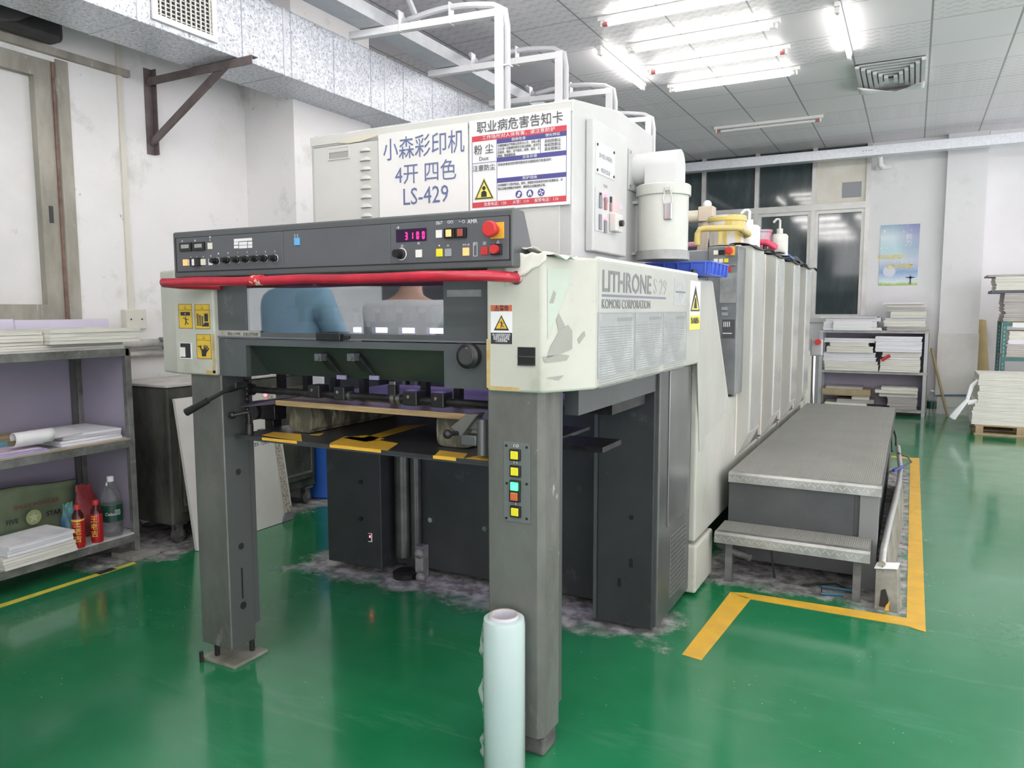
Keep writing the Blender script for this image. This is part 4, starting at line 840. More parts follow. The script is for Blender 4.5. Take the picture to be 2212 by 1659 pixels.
# chain, lever and cranks
ch = MB()
for k in range(12): ch.box(-2.358, -2.343, 2.150, 2.162, 1.185-.021*k, 1.199-.021*k)
ch.tube([(-2.35, 2.158, .94), (-2.35, 2.158, 1.2)], .005, 6).build('lift_chain', iron, dl)
A, B = P(500, 837, 1, 2.045), P(402, 891, 1, 1.97)
e = A+(B-A)*.52
lv = MB().tube([A, e], .008, 10).build('lever', iron, dl); MB().tube([e, B], [.0125, .0155], 12).build('lever_grip', black, lv)
A2 = P(516, 828, 1, 2.13); MB().hexa([(A.x-.022, 2.03, A.z-.022), (A.x+.03, 2.04, A.z-.002), (A.x+.03, 2.10, A.z-.002), (A.x-.015, 2.06, A.z-.022)], [(A.x-.022, 2.03, A.z-.002), (A.x+.03, 2.04, A.z+.022), (A.x+.03, 2.10, A.z+.022), (A.x-.015, 2.06, A.z-.002)]).build('lever_fork', iron, lv, .003)
# lift platform with its painted stripes
pf = bx('lift_platform', M('platform_steel', (.075,.078,.082), .35, .4, col2=(.04,.042,.045), scale=4, stretch=(1,.4,1), spots=[((.25,.25,.24), 20, .70, .05)]), dl, -2.372, -1.192, 2.115, 2.95, .944, .957)
def ppx(px, py): q = P(px, py, 2, .957); return (q.x, max(q.y, 2.116))
for quad in (((566, 940), (592, 933), (650, 938), (642, 956)), ((712, 958), (745, 943), (790, 946), (860, 958), (823, 977), (712, 963)), ((935, 985), (950, 973), (1010, 980), (985, 996)), ((740, 946), (790, 940), (830, 948), (790, 955)), ((785, 946), (870, 920), (930, 915), (800, 952)), ((1030, 985), (1054, 975), (1054, 995), (1005, 990)), ((668, 939), (700, 936), (690, 941))):
    MB().prism([ppx(*p) for p in quad], 2, .957, .9578).build('yellow_stripe', yel_paint, pf)
yp0, yp1 = 2.1145, 2.115
for a_, b_ in ((566, 642), (712, 823), (935, 985)): A, B = P(a_, 950, 1, 2.115), P(b_, 975, 1, 2.115); bx('yellow_stripe', yel_paint, pf, A.x, B.x, yp0, yp1, .945, .957)
bx('platform_lip', M('lip_dark', (.05,.055,.06), .4, .3), pf, -2.372, -1.192, 2.112, 2.1145, .940, .946)
ck = MB().tube([(-2.335, 2.15, .957), (-2.335, 2.15, 1.0)], .016, 12).tube([(-2.335, 2.15, 1.0), (-2.335, 2.15, 1.04)], .009, 10).tube([(-2.335, 2.15, 1.045), P(505, 897, 1, 2.10)], .007, 8).build('crank', iron, pf)
q = P(502, 897, 1, 2.10); MB().ball(q, .014, 12).build('crank_ball', black, pf)
MB().hexa([(-2.36, 2.12, 1.065), (-2.255, 2.22, 1.075), (-2.255, 2.42, 1.075), (-2.36, 2.30, 1.065)], [(-2.355, 2.16, 1.085), (-2.26, 2.23, 1.095), (-2.26, 2.42, 1.095), (-2.355, 2.30, 1.085)]).build('side_tray', M('tray_violet', (.045,.04,.065), .35, .2), pf, .003)
MB().ball(P(573, 853, 1, 2.28), .007, 8).build('indicator_light', redlit, pf)
q = P(575, 895, 1, 2.35); cm = MB().box(q.x-.07, q.x+.07, 2.33, 2.40, q.z-.02, q.z+.05).box(q.x+.0, q.x+.05, 2.34, 2.39, q.z-.07, q.z-.02).box(q.x-.06, q.x+.05, 2.35, 2.38, q.z-.085, q.z-.07).tube([(q.x-.05, 2.32, q.z+.01), (q.x-.05, 2.41, q.z+.01)], .035, 14).build('lift_gear', iron, pf, .004)
# right crank and its bracket
c0, c1, c2 = P(967, 938, 1, 2.08), P(992, 935, 1, 2.13), P(1012, 897, 1, 2.14)
rc = MB().tube([c0, c1], .008, 10).build('crank', iron, pf); MB().ball(c0, .016, 12).build('crank_ball', black, pf)
bc = MB().hexa([(c1.x-.03, 2.12, c1.z+.018), (c1.x+.01, 2.12, c1.z-.012), (c1.x+.02, 2.16, c1.z-.012), (c1.x-.02, 2.16, c1.z+.018)], [(c2.x-.0, 2.12, c2.z+.005), (c2.x+.05, 2.12, c2.z+.01), (c2.x+.05, 2.17, c2.z+.01), (c2.x, 2.17, c2.z+.005)]).build('crank_arm', steel, pf, .004)
q = P(1030, 915, 1, 2.16); MB().box(q.x-.04, q.x+.06, 2.14, 2.2, q.z-.02, q.z+.022).box(q.x-.04, q.x+.02, 2.12, 2.17, q.z-.07, q.z-.035).tube([(q.x+.035, 2.14, q.z-.10), (q.x+.035, 2.14, q.z+.02)], .02, 10).build('crank_bracket', M('bracket_steel', (.14,.15,.15), .4, .5), pf, .004)

# stacking blocks and pile board on the platform
BL = []
for (x0, x1, lb_) in ((-2.235, -2.115, 'dark weathered wooden block under the left end of the pile board'), (-1.515, -1.375, 'pale weathered wooden block under the right end of the pile board')):
    r_ = random.Random(x0); cxb, czb, hx, hz = (x0+x1)/2, 1.0142, (x1-x0)/2, .0566; ol = []
    for k_ in range(22):
        a_ = 2*math.pi*k_/22; ca, sa = math.cos(a_), math.sin(a_); p_ = .32
        ol.append((cxb+hx*math.copysign(abs(ca)**p_, ca)+r_.uniform(-.005, .005), czb+hz*math.copysign(abs(sa)**p_, sa)*(1 if abs(sa) > .5 else r_.uniform(.85, 1.05))))
    t = MB().prism(ol, 1, 2.27, 2.85).build('stacking_block', log, None, .007, 2); tag(t, lb_, 'wooden block', 'blocks on the lift platform')
pb = thing('pile_board', 'plywood pile board with rough brown edge lying on two blocks', 'board', (-1.7, 2.5, 1.0715))
bx('board_face', ply, pb, -2.245, -1.215, 2.213, 2.95, 1.0715, 1.093, .002); bx('board_edge', ply_edge, pb, -2.247, -1.215, 2.209, 2.2125, 1.072, 1.0925)
# ---------------------------------------------------------------- powder cabinet on top of the delivery
CX0, CX1, CY0, CY1 = -2.44, -1.152, 2.662, 3.635
kb = thing('machine_cabinet', 'tall cream metal cabinet standing on top of the press behind the console', 'cabinet', (-1.8, 3.1, 1.603))
cb = MB().prism([(CY0, 1.603), (CY0, 2.222), (CY0+.02, 2.236), (3.165, 2.302), (CY1, 2.292), (CY1, 1.603)], 0, CX0, CX1).build('cabinet_body', cab_side, kb, .008, 3)
yk = CY0
bx('cabinet_door', cream, kb, CX0+.022, -2.055, yk-.008, yk, 1.615, 2.175, .003); bx('cabinet_door', cream, kb, -2.05, CX1-.05, yk-.006, yk, 1.615, 2.175, .003)
bx('door_seam', M('seam_grey', (.20,.20,.19), .7), kb, CX0+.018, CX1-.04, yk-.001, yk+.001, 2.175, 2.180)
bx('top_strip', cream, kb, CX0, CX1, yk-.004, yk, 2.186, 2.226, .002)
tp = P(770, 278, 1, yk)
MB().prism([(tp.x-.09, 2.186), (tp.x-.05, 2.178), (tp.x+.03, 2.18), (tp.x+.13, 2.196), (tp.x+.13, 2.205), (tp.x-.1, 2.20)], 1, yk-.006, yk-.004).build('torn_tape', M('tape_cream', (.62,.59,.48), .6), kb)
a, b, c_, d = PR(709, 317, 756, 345, 1, yk-.008)
MB().box(a, b, yk-.013, yk-.008, c_, c_+.006).box(a, b, yk-.013, yk-.008, d-.006, d).box(a, a+.006, yk-.013, yk-.008, c_, d).box(b-.006, b, yk-.013, yk-.008, c_, d).build('handle_frame', cream, kb, .001)
bx('handle_recess', M('recess_grey', (.33,.33,.31), .6), kb, a+.006, b-.006, yk-.0095, yk-.008, c_+.006, d-.022); bx('handle_flap', cream, kb, a+.006, b-.006, yk-.011, yk-.008, d-.022, d-.006)
for i in range(8):
    q = P(789+.45*i, 324+20.2*i, 1, yk-.008)
    pr_ = [(.030*math.cos(t), .016*math.sin(t)) for t in [math.pi*k/10 for k in range(11)]]
    MB().grid(lambda u, v: (q.x-.030*math.cos(math.pi*u), yk-.008-.012*math.sin(math.pi*u)*(1-v), q.z-.006+.018*v*math.sin(math.pi*u)), 12, 4).build('vent_louvre', cream, kb)
    bx('louvre_gap', M('gap_grey', (.42,.42,.40), .7), kb, q.x-.027, q.x+.027, yk-.0095, yk-.008, q.z-.010, q.z-.006)
# control door on the right side
d0, d1 = P(1264, 400, 0, CX1).y, P(1338, 420, 0, CX1).y
dz0, dz1 = 1.68, 2.185
dr = bx('control_door', cab_side, kb, CX1, CX1+.035, d0, d1, dz0, dz1, .006)
xd = CX1+.0355
def drect(r): return PR(*r, 0, xd)
def quadS(name, mat, px, t=.002, x=None, par=None):
    x = x or xd; pts = [P(a, b, 0, x) for a, b in px]
    y0 = (pts[0].y+pts[3].y)/2; y1 = (pts[1].y+pts[2].y)/2; z1 = (pts[0].z+pts[1].z)/2; z0 = (pts[2].z+pts[3].z)/2
    bx(name, mat, par or dr, x, x+t, y0, y1, z0, z1); return y0, y1, z0, z1
pa, pb2, pc, pd = quadS('name_plate', M('plate_white', (.70,.71,.71), .3), ((1288, 301), (1328, 328), (1326, 391), (1286, 371)))
for i, (s__, sz) in enumerate((('静电粉末喷粉机', .022), ('喷粉收集柜', .022), ('PD-01', .018), ('220V  50Hz', .012))):
    text(s__, (xd+.0025, (pa+pb2)/2, pd-.05-.055*i), sz, 'S', M('plate_ink', (.36,.37,.38), .5), dr, xs=.95)
for yy_ in (pa+.012, pb2-.012):
    for zz in (pc+.012, pd-.012): cy('screw', iron, dr, (xd+.002, yy_, zz), (xd+.005, yy_, zz), .006, 8)
qa, qb, qc, qd = quadS('control_plate', M('control_plate', (.52,.54,.55), .35), ((1286, 402), (1329, 424), (1326, 508), (1284, 497)))
for (u, v, mt, nm, w_, h_) in ((.22, .82, iron, 'toggle', .014, .03), (.22, .70, M('switch_grey', (.2,.2,.21), .4), 'rocker_switch', .022, .05), (.48, .86, redlit, 'indicator_light', .022, .02), (.48, .70, M('switch_red', (.30,.16,.15), .4), 'rocker_switch', .022, .05), (.75, .82, iron, 'toggle', .014, .03), (.75, .66, M('switch_grey', (.2,.2,.21)), 'rocker_switch', .018, .035), (.22, .22, M('switch_grey', (.2,.2,.21)), 'rocker_switch', .022, .06), (.48, .30, redlit, 'indicator_light', .018, .016), (.48, .15, M('switch_grey', (.2,.2,.21)), 'rocker_switch', .022, .05)):
    yy_ = qa+(qb-qa)*u; zz = qc+(qd-qc)*v; bx(nm, mt, dr, xd+.002, xd+.008, yy_-w_/2, yy_+w_/2, zz-h_/2, zz+h_/2, .001)
ya_, yb_ = qa+(qb-qa)*.70, qb+.02; bx('timer_box', cream, dr, xd+.002, xd+.03, ya_, yb_, qc+.01, qc+(qd-qc)*.50, .004); bx('timer_light', redlit, dr, xd+.030, xd+.0315, ya_+.045, ya_+.065, qc+.105, qc+.12); cy('timer_knob', black, dr, (xd+.03, ya_+.05, qc+.045), (xd+.045, ya_+.05, qc+.045), .013, 12)
# outlet pipe, elbow and collecting canister
py_ = 3.375
fl = bx('pipe_flange', cab_side, kb, CX1, CX1+.006, py_-.10, py_+.10, 1.985, 2.165, .003)
for yy_ in (py_-.085, py_+.085):
    for zz in (2.0, 2.15): cy('bolt', chrome, fl, (CX1+.006, yy_, zz), (CX1+.010, yy_, zz), .008, 8)
ccx, r_ = -1.017, .116
pp = MB().tube([(CX1+.006, py_, 2.085), (ccx-.055, py_, 2.085)], .070, 24).build('outlet_pipe', M('pipe_white', (.58,.59,.58), .35), kb)
el = MB(); n = 24
def ell(t, a): return None
el.prism([(ccx-.058, 2.02), (ccx+.085, 2.02), (ccx+.085, 2.155), (ccx-.058, 2.155)], 1, py_-.02, py_+.02)
arch = [(py_-.072, 2.0), (py_+.072, 2.0)]+[(py_+.072*math.cos(math.pi*k/24), 2.085+.072*math.sin(math.pi*k/24)) for k in range(25)]
el = MB().prism(arch, 0, ccx-.066, ccx+.078)
el.build('pipe_elbow', M('pipe_white', (.68,.70,.68)), kb)
cn = MB().lathe([(r_*.97, 1.675), (r_*.97, 1.99)], (ccx, py_, 0), 36).build('canister', M('canister_cream', (.56,.575,.53), .35, col2=(.50,.515,.47), scale=4), kb)
MB().lathe([(r_+.001, 1.672), (r_+.004, 1.674), (r_+.004, 1.712), (r_, 1.714)], (ccx, py_, 0), 36).build('canister_foot_band', M('band_grey', (.40,.41,.39), .4, .3, col2=(.25,.26,.25), scale=9), cn)
MB().lathe([(r_+.004, 1.955), (r_+.006, 1.957), (r_+.006, 1.998), (r_, 2.004), (.001, 2.004)], (ccx, py_, 0), 36).build('canister_lid', M('canister_cream', (.66,.68,.62)), cn)
lx, ly = ccx+r_*.47, py_-r_*.89
lt = MB().box(lx-.018, lx+.018, ly-.012, ly+.005, 1.84, 1.915).build('toggle_latch', chrome, cn, .004); MB().tube([(lx-.017, ly-.012, 1.91), (lx-.020, ly-.016, 1.935), (lx-.012, ly-.018, 1.965), (lx+.012, ly-.018, 1.965), (lx+.020, ly-.016, 1.935), (lx+.017, ly-.012, 1.91)], .003, 6).build('latch_loop', chrome, cn)
MB().box(lx-.014, lx+.014, ly-.02, ly, 1.965, 1.982).build('latch_hook', cab_side, cn, .003)
MB().box(CX1, ccx-r_*.8, py_-.03, py_+.03, 1.70, 1.712).box(CX1, ccx-r_*.8, py_-.03, py_+.03, 1.93, 1.942).build('canister_bracket', cab_side, kb)
# signs on the cabinet
ys = yk-.012
a, b = P(820, 380, 1, ys).x, P(1012, 360, 1, ys).x; z0, z1 = 1.842, 2.195
s1 = thing('machine_sign', 'white sign with large blue Chinese machine name on the cabinet front', 'sign', ((a+b)/2, ys, z0))
bx('sign_board', sign_white, s1, a, b, ys-.006, ys+.004, z0, z1, .002)
h = z1-z0
q = lambda px, py: P(px, py, 1, ys-.0065)
def fit_text(body, pl_, pr_, mat, size, parent, bold=0, dy=-.0008, name='lettering'):
    A, B = P(*pl_, 1, ys-.0065), P(*pr_, 1, ys-.0065)
    o = text(body, ((A.x+B.x)/2, ys-.0065+dy, (A.z+B.z)/2), size, 'F', mat, parent, bold=bold, name=name)
    bpy.context.view_layer.update(); o.scale = ((B.x-A.x)/max(o.dimensions.x, 1e-4), 1, 1); return o
ibm = M('sign_blue', (.13,.16,.30), .5)
fit_text('小森彩印机', (828, 328), (1003, 308), ibm, .098, s1); fit_text('4开 四色', (854, 380), (986, 370), ibm, .090, s1); fit_text('LS-429', (871, 428), (968, 419), ibm, .098, s1)
a, b = P(1015, 355, 1, ys).x, P(1232, 335, 1, ys).x; z0, z1 = 1.845, 2.198; W = b-a; Hh = z1-z0
s2 = thing('hazard_notice', 'white hazard notice card with red and navy bands and yellow triangle on cabinet', 'sign', ((a+b)/2, ys, z0))
bx('notice_board', ink_white, s2, a, b, ys-.004, ys+.004, z0, z1, .0015)
yt = ys-.0045
def nb(name, mat, u0, u1, v0, v1, k=0): bx(name, mat, s2, a+W*u0, a+W*u1, yt-.0004*(k+1), yt, z0+Hh*v0, z0+Hh*v1)
def nt_(body, u, v, size, mat, xs=1, align='CENTER', bold=0): text(body, (a+W*u, yt-.0018, z0+Hh*v), size, 'F', mat, s2, xs=xs, align=align, bold=bold)
nt_('职业病危害告知卡', .51, .905, .048, ink_grey, .98)
nb('red_band', ink_red, .03, .97, .765, .825); nb('red_band', ink_red, .03, .97, .035, .095)
nt_('工作场所对人体有害，请注意防护', .5, .795, .0170, ink_white, 1.25)
nb('navy_band', ink_navy, .29, .97, .715, .765); nb('navy_band', ink_navy, .29, .97, .515, .565); nb('navy_band', ink_navy, .29, .97, .29, .34)
nt_('健康危害', .51, .74, .0125, ink_white, 1.25); nt_('理化特征', .84, .74, .0125, ink_white, 1.25); nt_('应急处理', .62, .54, .0125, ink_white, 1.25); nt_('防护措施', .62, .315, .0125, ink_white, 1.25)
for i, s__ in enumerate(('长期接触生产性粉尘的作业人员，当吸入粉', '尘达到一定数量时即可引发尘肺病，还可引', '发鼻炎、咽炎、支气管炎、皮疹、皮炎、尘', '肺病、眼结膜损害。')): nt_(s__, .30, .69-.037*i, .0112, ink_grey, .86, 'LEFT')
for i, s__ in enumerate(('无机性粉尘', '有机性粉尘', '混合性粉尘')): nt_(s__, .84, .68-.042*i, .0140, ink_grey)
nt_('发现身体状况异常时要及时去医院进行检查治疗。', .30, .485, .0112, ink_grey, .98, 'LEFT')
nt_('必须佩戴个人防护用品，按时、按规定对身体状况进行定期检查，对', .30, .262, .0108, ink_grey, .86, 'LEFT'); nt_('除尘设施定期维护和检修，确保除尘设施运转正常。', .30, .222, .0108, ink_grey, .86, 'LEFT')
nt_('急救电话：120', .27, .064, .0155, ink_white); nt_('火警：119', .53, .064, .0155, ink_white); nt_('报警电话：110', .78, .064, .0155, ink_white)
nt_('粉 尘', .155, .665, .040, ink_grey); nt_('Dust', .155, .57, .022, ink_grey); nt_('注意防尘', .155, .465, .026, ink_grey)
for u0, u1, v0, v1 in ((.03, .034, .095, .765), (.966, .97, .095, .765), (.287, .291, .095, .765), (.03, .29, .525, .530), (.72, .724, .565, .715)): bx('printed_rule', ink_navy, s2, a+W*u0, a+W*u1, yt-.0006, yt, z0+Hh*v0, z0+Hh*v1)
tc_ = (a+W*.155, z0+Hh*.235); MB().prism([(tc_[0]-.046, tc_[1]-.040), (tc_[0]+.046, tc_[1]-.040), (tc_[0], tc_[1]+.046)], 1, yt-.0005, yt).build('triangle_rim', tri_yellow, s2)
MB().prism([(tc_[0]-.043, tc_[1]-.038), (tc_[0]+.043, tc_[1]-.038), (tc_[0], tc_[1]+.041)], 1, yt-.001, yt-.0005).build('triangle_border', ink_grey, s2)
MB().prism([(tc_[0]-.033, tc_[1]-.032), (tc_[0]+.033, tc_[1]-.032), (tc_[0], tc_[1]+.027)], 1, yt-.0015, yt-.001).build('triangle_field', tri_yellow, s2)
MB().lathe([(.008, 0), (.008, .0005)], (tc_[0], yt-.002, tc_[1]+.004), 14, 1).prism([(tc_[0]-.013, tc_[1]-.030), (tc_[0]+.013, tc_[1]-.030), (tc_[0]+.012, tc_[1]-.012), (tc_[0]+.004, tc_[1]-.006), (tc_[0]-.004, tc_[1]-.006), (tc_[0]-.012, tc_[1]-.012)], 1, yt-.002, yt-.0015).build('pictogram', ink_black, s2)
for i, u in enumerate((.51, .62, .73)):
    cx_, cz_ = a+W*u, z0+Hh*.148
    MB().lathe([(.0145, 0), (.0145, .0005)], (cx_, yt-.001, cz_), 20, 1).build('round_symbol', ink_navy, s2)
    m_ = MB()
    if i == 0: m_.lathe([(.006, 0), (.006, .0005)], (cx_+.003, yt-.0016, cz_+.003), 10, 1).prism([(cx_-.007, cz_-.009), (cx_+.006, cz_-.009), (cx_+.001, cz_-.001), (cx_-.006, cz_)], 1, yt-.0016, yt-.0011)
    elif i == 1: m_.prism([(cx_-.003, cz_+.010), (cx_+.003, cz_+.010), (cx_+.009, cz_-.004), (cx_+.005, cz_-.011), (cx_, cz_-.002), (cx_-.005, cz_-.011), (cx_-.009, cz_-.004)], 1, yt-.0016, yt-.0011)
    else:
        for k in range(4):
            t0 = k*math.pi/2; m_.prism([(cx_, cz_), (cx_+.011*math.cos(t0), cz_+.011*math.sin(t0)), (cx_+.011*math.cos(t0+.7), cz_+.011*math.sin(t0+.7))], 1, yt-.0016, yt-.0011)
    m_.build('pictogram', ink_white, s2)
# blue tray
tr_ = thing('blue_tray', 'blue ribbed plastic tray lying on the press under the round canister', 'tray', (-1.05, 3.6, 1.6135))
tx0, tx1, ty0, ty1, tz0, tz1 = -1.145, -.842, 3.55, 3.93, 1.6135, 1.676
MB().hexa([(tx0+.015, ty0+.015, tz0), (tx1-.015, ty0+.015, tz0), (tx1-.015, ty1-.015, tz0), (tx0+.015, ty1-.015, tz0)], [(tx0+.015, ty0+.015, tz0+.006), (tx1-.015, ty0+.015, tz0+.006), (tx1-.015, ty1-.015, tz0+.006), (tx0+.015, ty1-.015, tz0+.006)]).build('tray_floor', blue_pl, tr_)
tw = MB()
for (x0, x1, y0, y1, sx_, sy_) in ((tx0, tx1, ty0, ty0+.004, 0, .012), (tx0, tx1, ty1-.004, ty1, 0, -.012), (tx0, tx0+.004, ty0, ty1, .012, 0), (tx1-.004, tx1, ty0, ty1, -.012, 0)):
    tw.hexa([(x0+sx_, y0+sy_, tz0), (x1+sx_, y0+sy_, tz0), (x1+sx_, y1+sy_, tz0), (x0+sx_, y1+sy_, tz0)], [(x0, y0, tz1), (x1, y0, tz1), (x1, y1, tz1), (x0, y1, tz1)])
tw.build('tray_wall', blue_pl, tr_)
for k in range(5): x = tx0+.02+(tx1-tx0-.04)*k/4; MB().box(x-.003, x+.003, ty0-.006, ty0+.01, tz0+.004, tz1).build('tray_rib', blue_pl, tr_)
for k in range(5): y = ty0+.03+(ty1-ty0-.06)*k/4; MB().box(tx1-.012, tx1+.006, y-.003, y+.003, tz0+.004, tz1).build('tray_rib', blue_pl, tr_)
MB().box(tx0-.006, tx1+.006, ty0-.006, ty0, tz1-.006, tz1).box(tx1, tx1+.006, ty0, ty1, tz1-.006, tz1).build('tray_rim', blue_pl, tr_)
bb = MB().lathe([(.012, 0), (.014, .012), (.010, .022), (.001, .024)], (-.905, 3.50, ZT+.002), 14).build('rubber_bung', black); tag(bb, 'small black rubber knob beside the canister on the press edge', 'knob')

# ---------------------------------------------------------------- print units
UY = [4.66, 5.52, 6.39, 7.17]; UT = 1.835
un = ['nearest the viewer, with a control panel', 'second from the viewer', 'third from the viewer', 'last in line near the far shelf']
units = []
prof = [(-.925, 1.83), (-.868, 1.83), (-.852, 1.815), (-.852, .70), (-.918, .557), (-.925, .557)]
for i, y in enumerate(UY):
    u = thing('print_unit', 'upright beige print unit of the press, '+un[i], 'printing press', (-1.8, y, .3), 'print units standing in line'); units.append(u)
    bx('unit_body', darkgrey, u, -2.6, -.97, y+.02, y+.765, .30, 1.80, .01)
    MB().prism(prof, 1, y, y+.36).build('unit_cover', M('unit_beige', (.50,.505,.46), .35, col2=(.43,.435,.39), scale=2, stretch=(1,1,.4), spots=[((.37,.375,.33), 3, .58, .12), ((.26,.26,.22), 10, .68, .04)]), u, .010, 3)
    bx('cover_edge', M('edge_cream', (.74,.72,.62), .4), u, -.955, -.922, y-.012, y+.03, .56, 1.835, .004)
    bx('side_plate', M('polished_plate', (.62,.63,.60), .22, .5, col2=(.55,.56,.53), scale=3), u, -.8525, -.849, y+.03, y+.355, .71, 1.80, .001); bx('recess_panel', M('recess_dark', (.10,.10,.095), .5), u, -.97, -.928, y+.36, y+.765, .56, 1.80, .003)
    MB().grid(lambda a_, b_: (-.99+.15*a_+.012*math.sin(9*b_), y-.02+.74*b_, 1.842+.006*math.sin(5*a_+11*b_)-.035*max(0, a_-.75)*4*(.5+.5*math.sin(7*b_))), 8, 12).build('top_mat', M('mat_black', (.05,.05,.055), .6), u, solid=.004)
    bx('unit_skirt', beige, u, -2.5, -.93, y, y+.765, .28, .55, .01)
# control panel on the near face of the first unit
u0 = units[0]; yc = 4.46
x0, x1 = P(1530, 540, 1, yc).x, P(1596, 540, 1, yc).x
bx('unit_housing', M('housing_grey', (.22,.23,.24), .4), u0, -2.5, x0, yc+.02, 4.68, .95, 1.80, .008)
cpn = bx('control_panel', M('panel_grey', (.13,.14,.145), .3, col2=(.2,.21,.21), scale=8), u0, x0, x1, yc, 4.68, .955, 1.815, .006)
def ub(name, mat, r, dep=.004): a, b, c_, d = PR(*r, 1, yc); bx(name, mat, cpn, a, b, yc-dep, yc, c_, d, .001)
ub('estop_plate', M('estop_yellow', (.72,.40,.04)), (1568, 533, 1588, 552)); q = P(1576.5, 542, 1, yc); MB().lathe([(.014, -.03), (.022, -.028), (.022, -.016), (.012, -.004)], (q.x, yc, q.z), 18, 1).build('estop_mushroom', redb, cpn)
for r, m_ in (((1541.5, 541, 1551.5, 550.5), creamb), ((1552.5, 540, 1565, 550.5), black), ((1541.5, 559, 1551, 567.5), creamb), ((1553, 559, 1562, 567.5), creamb), ((1564, 558.5, 1573.5, 567), yellowb), ((1560, 577, 1580, 586), redb), ((1558, 663, 1572, 670), greyb), ((1559, 675, 1572, 682), greyb)): ub('push_button', m_, r)
ub('panel_rail', chrome, (1555, 571, 1590, 574)); ub('lower_board', M('board_dark', (.07,.075,.08), .35), (1561, 690, 1588, 730), .003)
q = P(1572, 713, 1, yc); 
for i in range(4): ub('level_bar', ink_white, (1563+i*4, 695, 1565+i*4, 706), .0036)
ub('printed_line', ink_white, (1561, 719, 1581, 721), .0036)
ub('crumpled_film', M('panel_film', (.34,.35,.35), .15, col2=(.16,.17,.17), scale=9), (1555, 590, 1591, 655), .003)
# end piece beyond the last unit
fe = thing('feeder_end', 'low beige feeder end of the press with red button beyond the print units', 'printing press', (-1.8, 8.4, .0))
bx('feeder_body', beige, fe, -2.5, -.93, 8.02, 8.7, .05, 1.02, .012); MB().tube([(-.86, 8.05, .0), (-.86, 8.05, 1.05)], .02, 10).build('feeder_post', chrome, fe)
q = P(1758, 745, 1, 8.0); MB().box(q.x-.03, q.x+.08, 8.0, 8.06, q.z-.11, q.z+.06).build('button_box', M('box_steel', (.45,.45,.46), .4, .4), fe, .01); cy('red_cap', redb, fe, (q.x+.04, 8.0, q.z+.03), (q.x+.04, 7.96, q.z+.03), .03, 12)
# things on the units
UZ = 1.852
yc2 = 4.93
can = thing('ink_tin', 'yellow ink tin with drips standing on the nearest print unit', 'tin', (-1.17, yc2, UZ))
q = P(1570, 505, 1, yc2)
MB().lathe([(.105, UZ), (.115, UZ+.17), (.118, UZ+.175), (.118, UZ+.185), (.11, UZ+.185), (.105, UZ+.10), (.001, UZ+.10)], (q.x, yc2, 0), 28).build('tin_body', M('tin_white', (.68,.68,.66), .35, col2=(.66,.52,.14), scale=9, stretch=(1,1,.2), lo=.5, hi=.58), can)
MB().lathe([(.119, UZ+.150), (.122, UZ+.155), (.122, UZ+.172), (.119, UZ+.175)], (q.x, yc2, 0), 28).build('tin_rim', ink_yellow, can)
gd = thing('yellow_guard', 'bent yellow-smeared pipe rail in front of the ink tin', 'rail', (-1.25, 4.72, UZ))
a = [P(x, y, 1, 4.74) for x, y in ((1506, 522), (1507, 505), (1512, 496), (1522, 494))]; b = [P(x, y, 1, 4.74) for x, y in ((1560, 493), (1595, 492), (1601, 495))]; c_ = [P(1617, 506, 1, 4.9), P(1602, 512, 1, 5.02)]
a[0].z = UZ
MB().tube(a+b+c_, .019, 10).build('rail_pipe', ink_yellow, gd); bx('rail_leg', ink_yellow, gd, b[0].x-.02, b[0].x+.0, 4.735, 4.75, UZ, b[0].z)
sb_ = thing('squeeze_bottle', 'large white squeeze bottle with bent spout on the nearest print unit', 'bottle', (-1.0, 5.15, UZ))
q = P(1618, 500, 1, 5.15); 
def bottle(t, x, y, z, r, h, mat, sp):
    MB().lathe([(r, z), (r, z+h*.9), (r*.8, z+h), (r*.3, z+h), (r*.3, z+h*1.04)], (x, y, 0), 24).build('bottle_body', mat, t)
    MB().lathe([(r*.36, z+h*1.02), (r*.36, z+h*1.25)], (x, y, 0), 18).build('screw_cap', mat, t)
    MB().tube([(x, y, z+h*1.25), (x, y, z+h*1.62), (x-r*.15, y, z+h*1.7), (x-r*.4, y, z+h*1.70), (x-r*.75, y, z+h*1.55)], r*.14, 8).build('spout', mat, t)
bottle(sb_, q.x, 5.15, UZ, .07, .145, white_bottle, 1)
s3 = thing('squeeze_bottle', 'dirty greyish squeeze bottle on the second print unit', 'bottle', (-.95, 6.0, UZ)); q = P(1683.5, 530, 1, 6.0); bottle(s3, q.x, 6.0, UZ, .062, .16, M('bottle_grey', (.66,.68,.64), .4, col2=(.50,.50,.46), scale=5), 1)
pt = thing('beige_bracket', 'cream pipe arm with white-capped elbow above the nearest print unit', 'pipe', (-1.5, 5.2, UZ))
q = P(1524, 470, 1, 5.2); MB().tube([(q.x-.9, 5.2, q.z+.01), (q.x, 5.2, q.z+.01)], .042, 14).build('arm_pipe', M('pipe_cream', (.66,.62,.48), .4), pt)
MB().box(q.x-.04, q.x+.06, 5.15, 5.25, q.z-.03, q.z+.07).tube([(q.x+.01, 5.2, q.z), (q.x-.02, 5.2, UZ)], .035, 10).build('elbow', M('elbow_tan', (.55,.48,.38), .5), pt, .006); MB().ball((q.x+.01, 5.2, q.z+.085), .03, 10).build('elbow_cap', cap_white, pt)
mg = MB().tube([(-1.62, 5.3, UZ+.05), (-1.3, 5.3, UZ+.05)], .02, 10).build('magenta_pipe', M('pipe_pink', (.60,.30,.40), .5)); tag(mg, 'pale magenta smeared pipe behind the yellow rail', 'rail')
rt = thing('ink_lever', 'red ink-smeared lever handle on the second print unit', 'handle', (-1.05, 5.7, UZ))
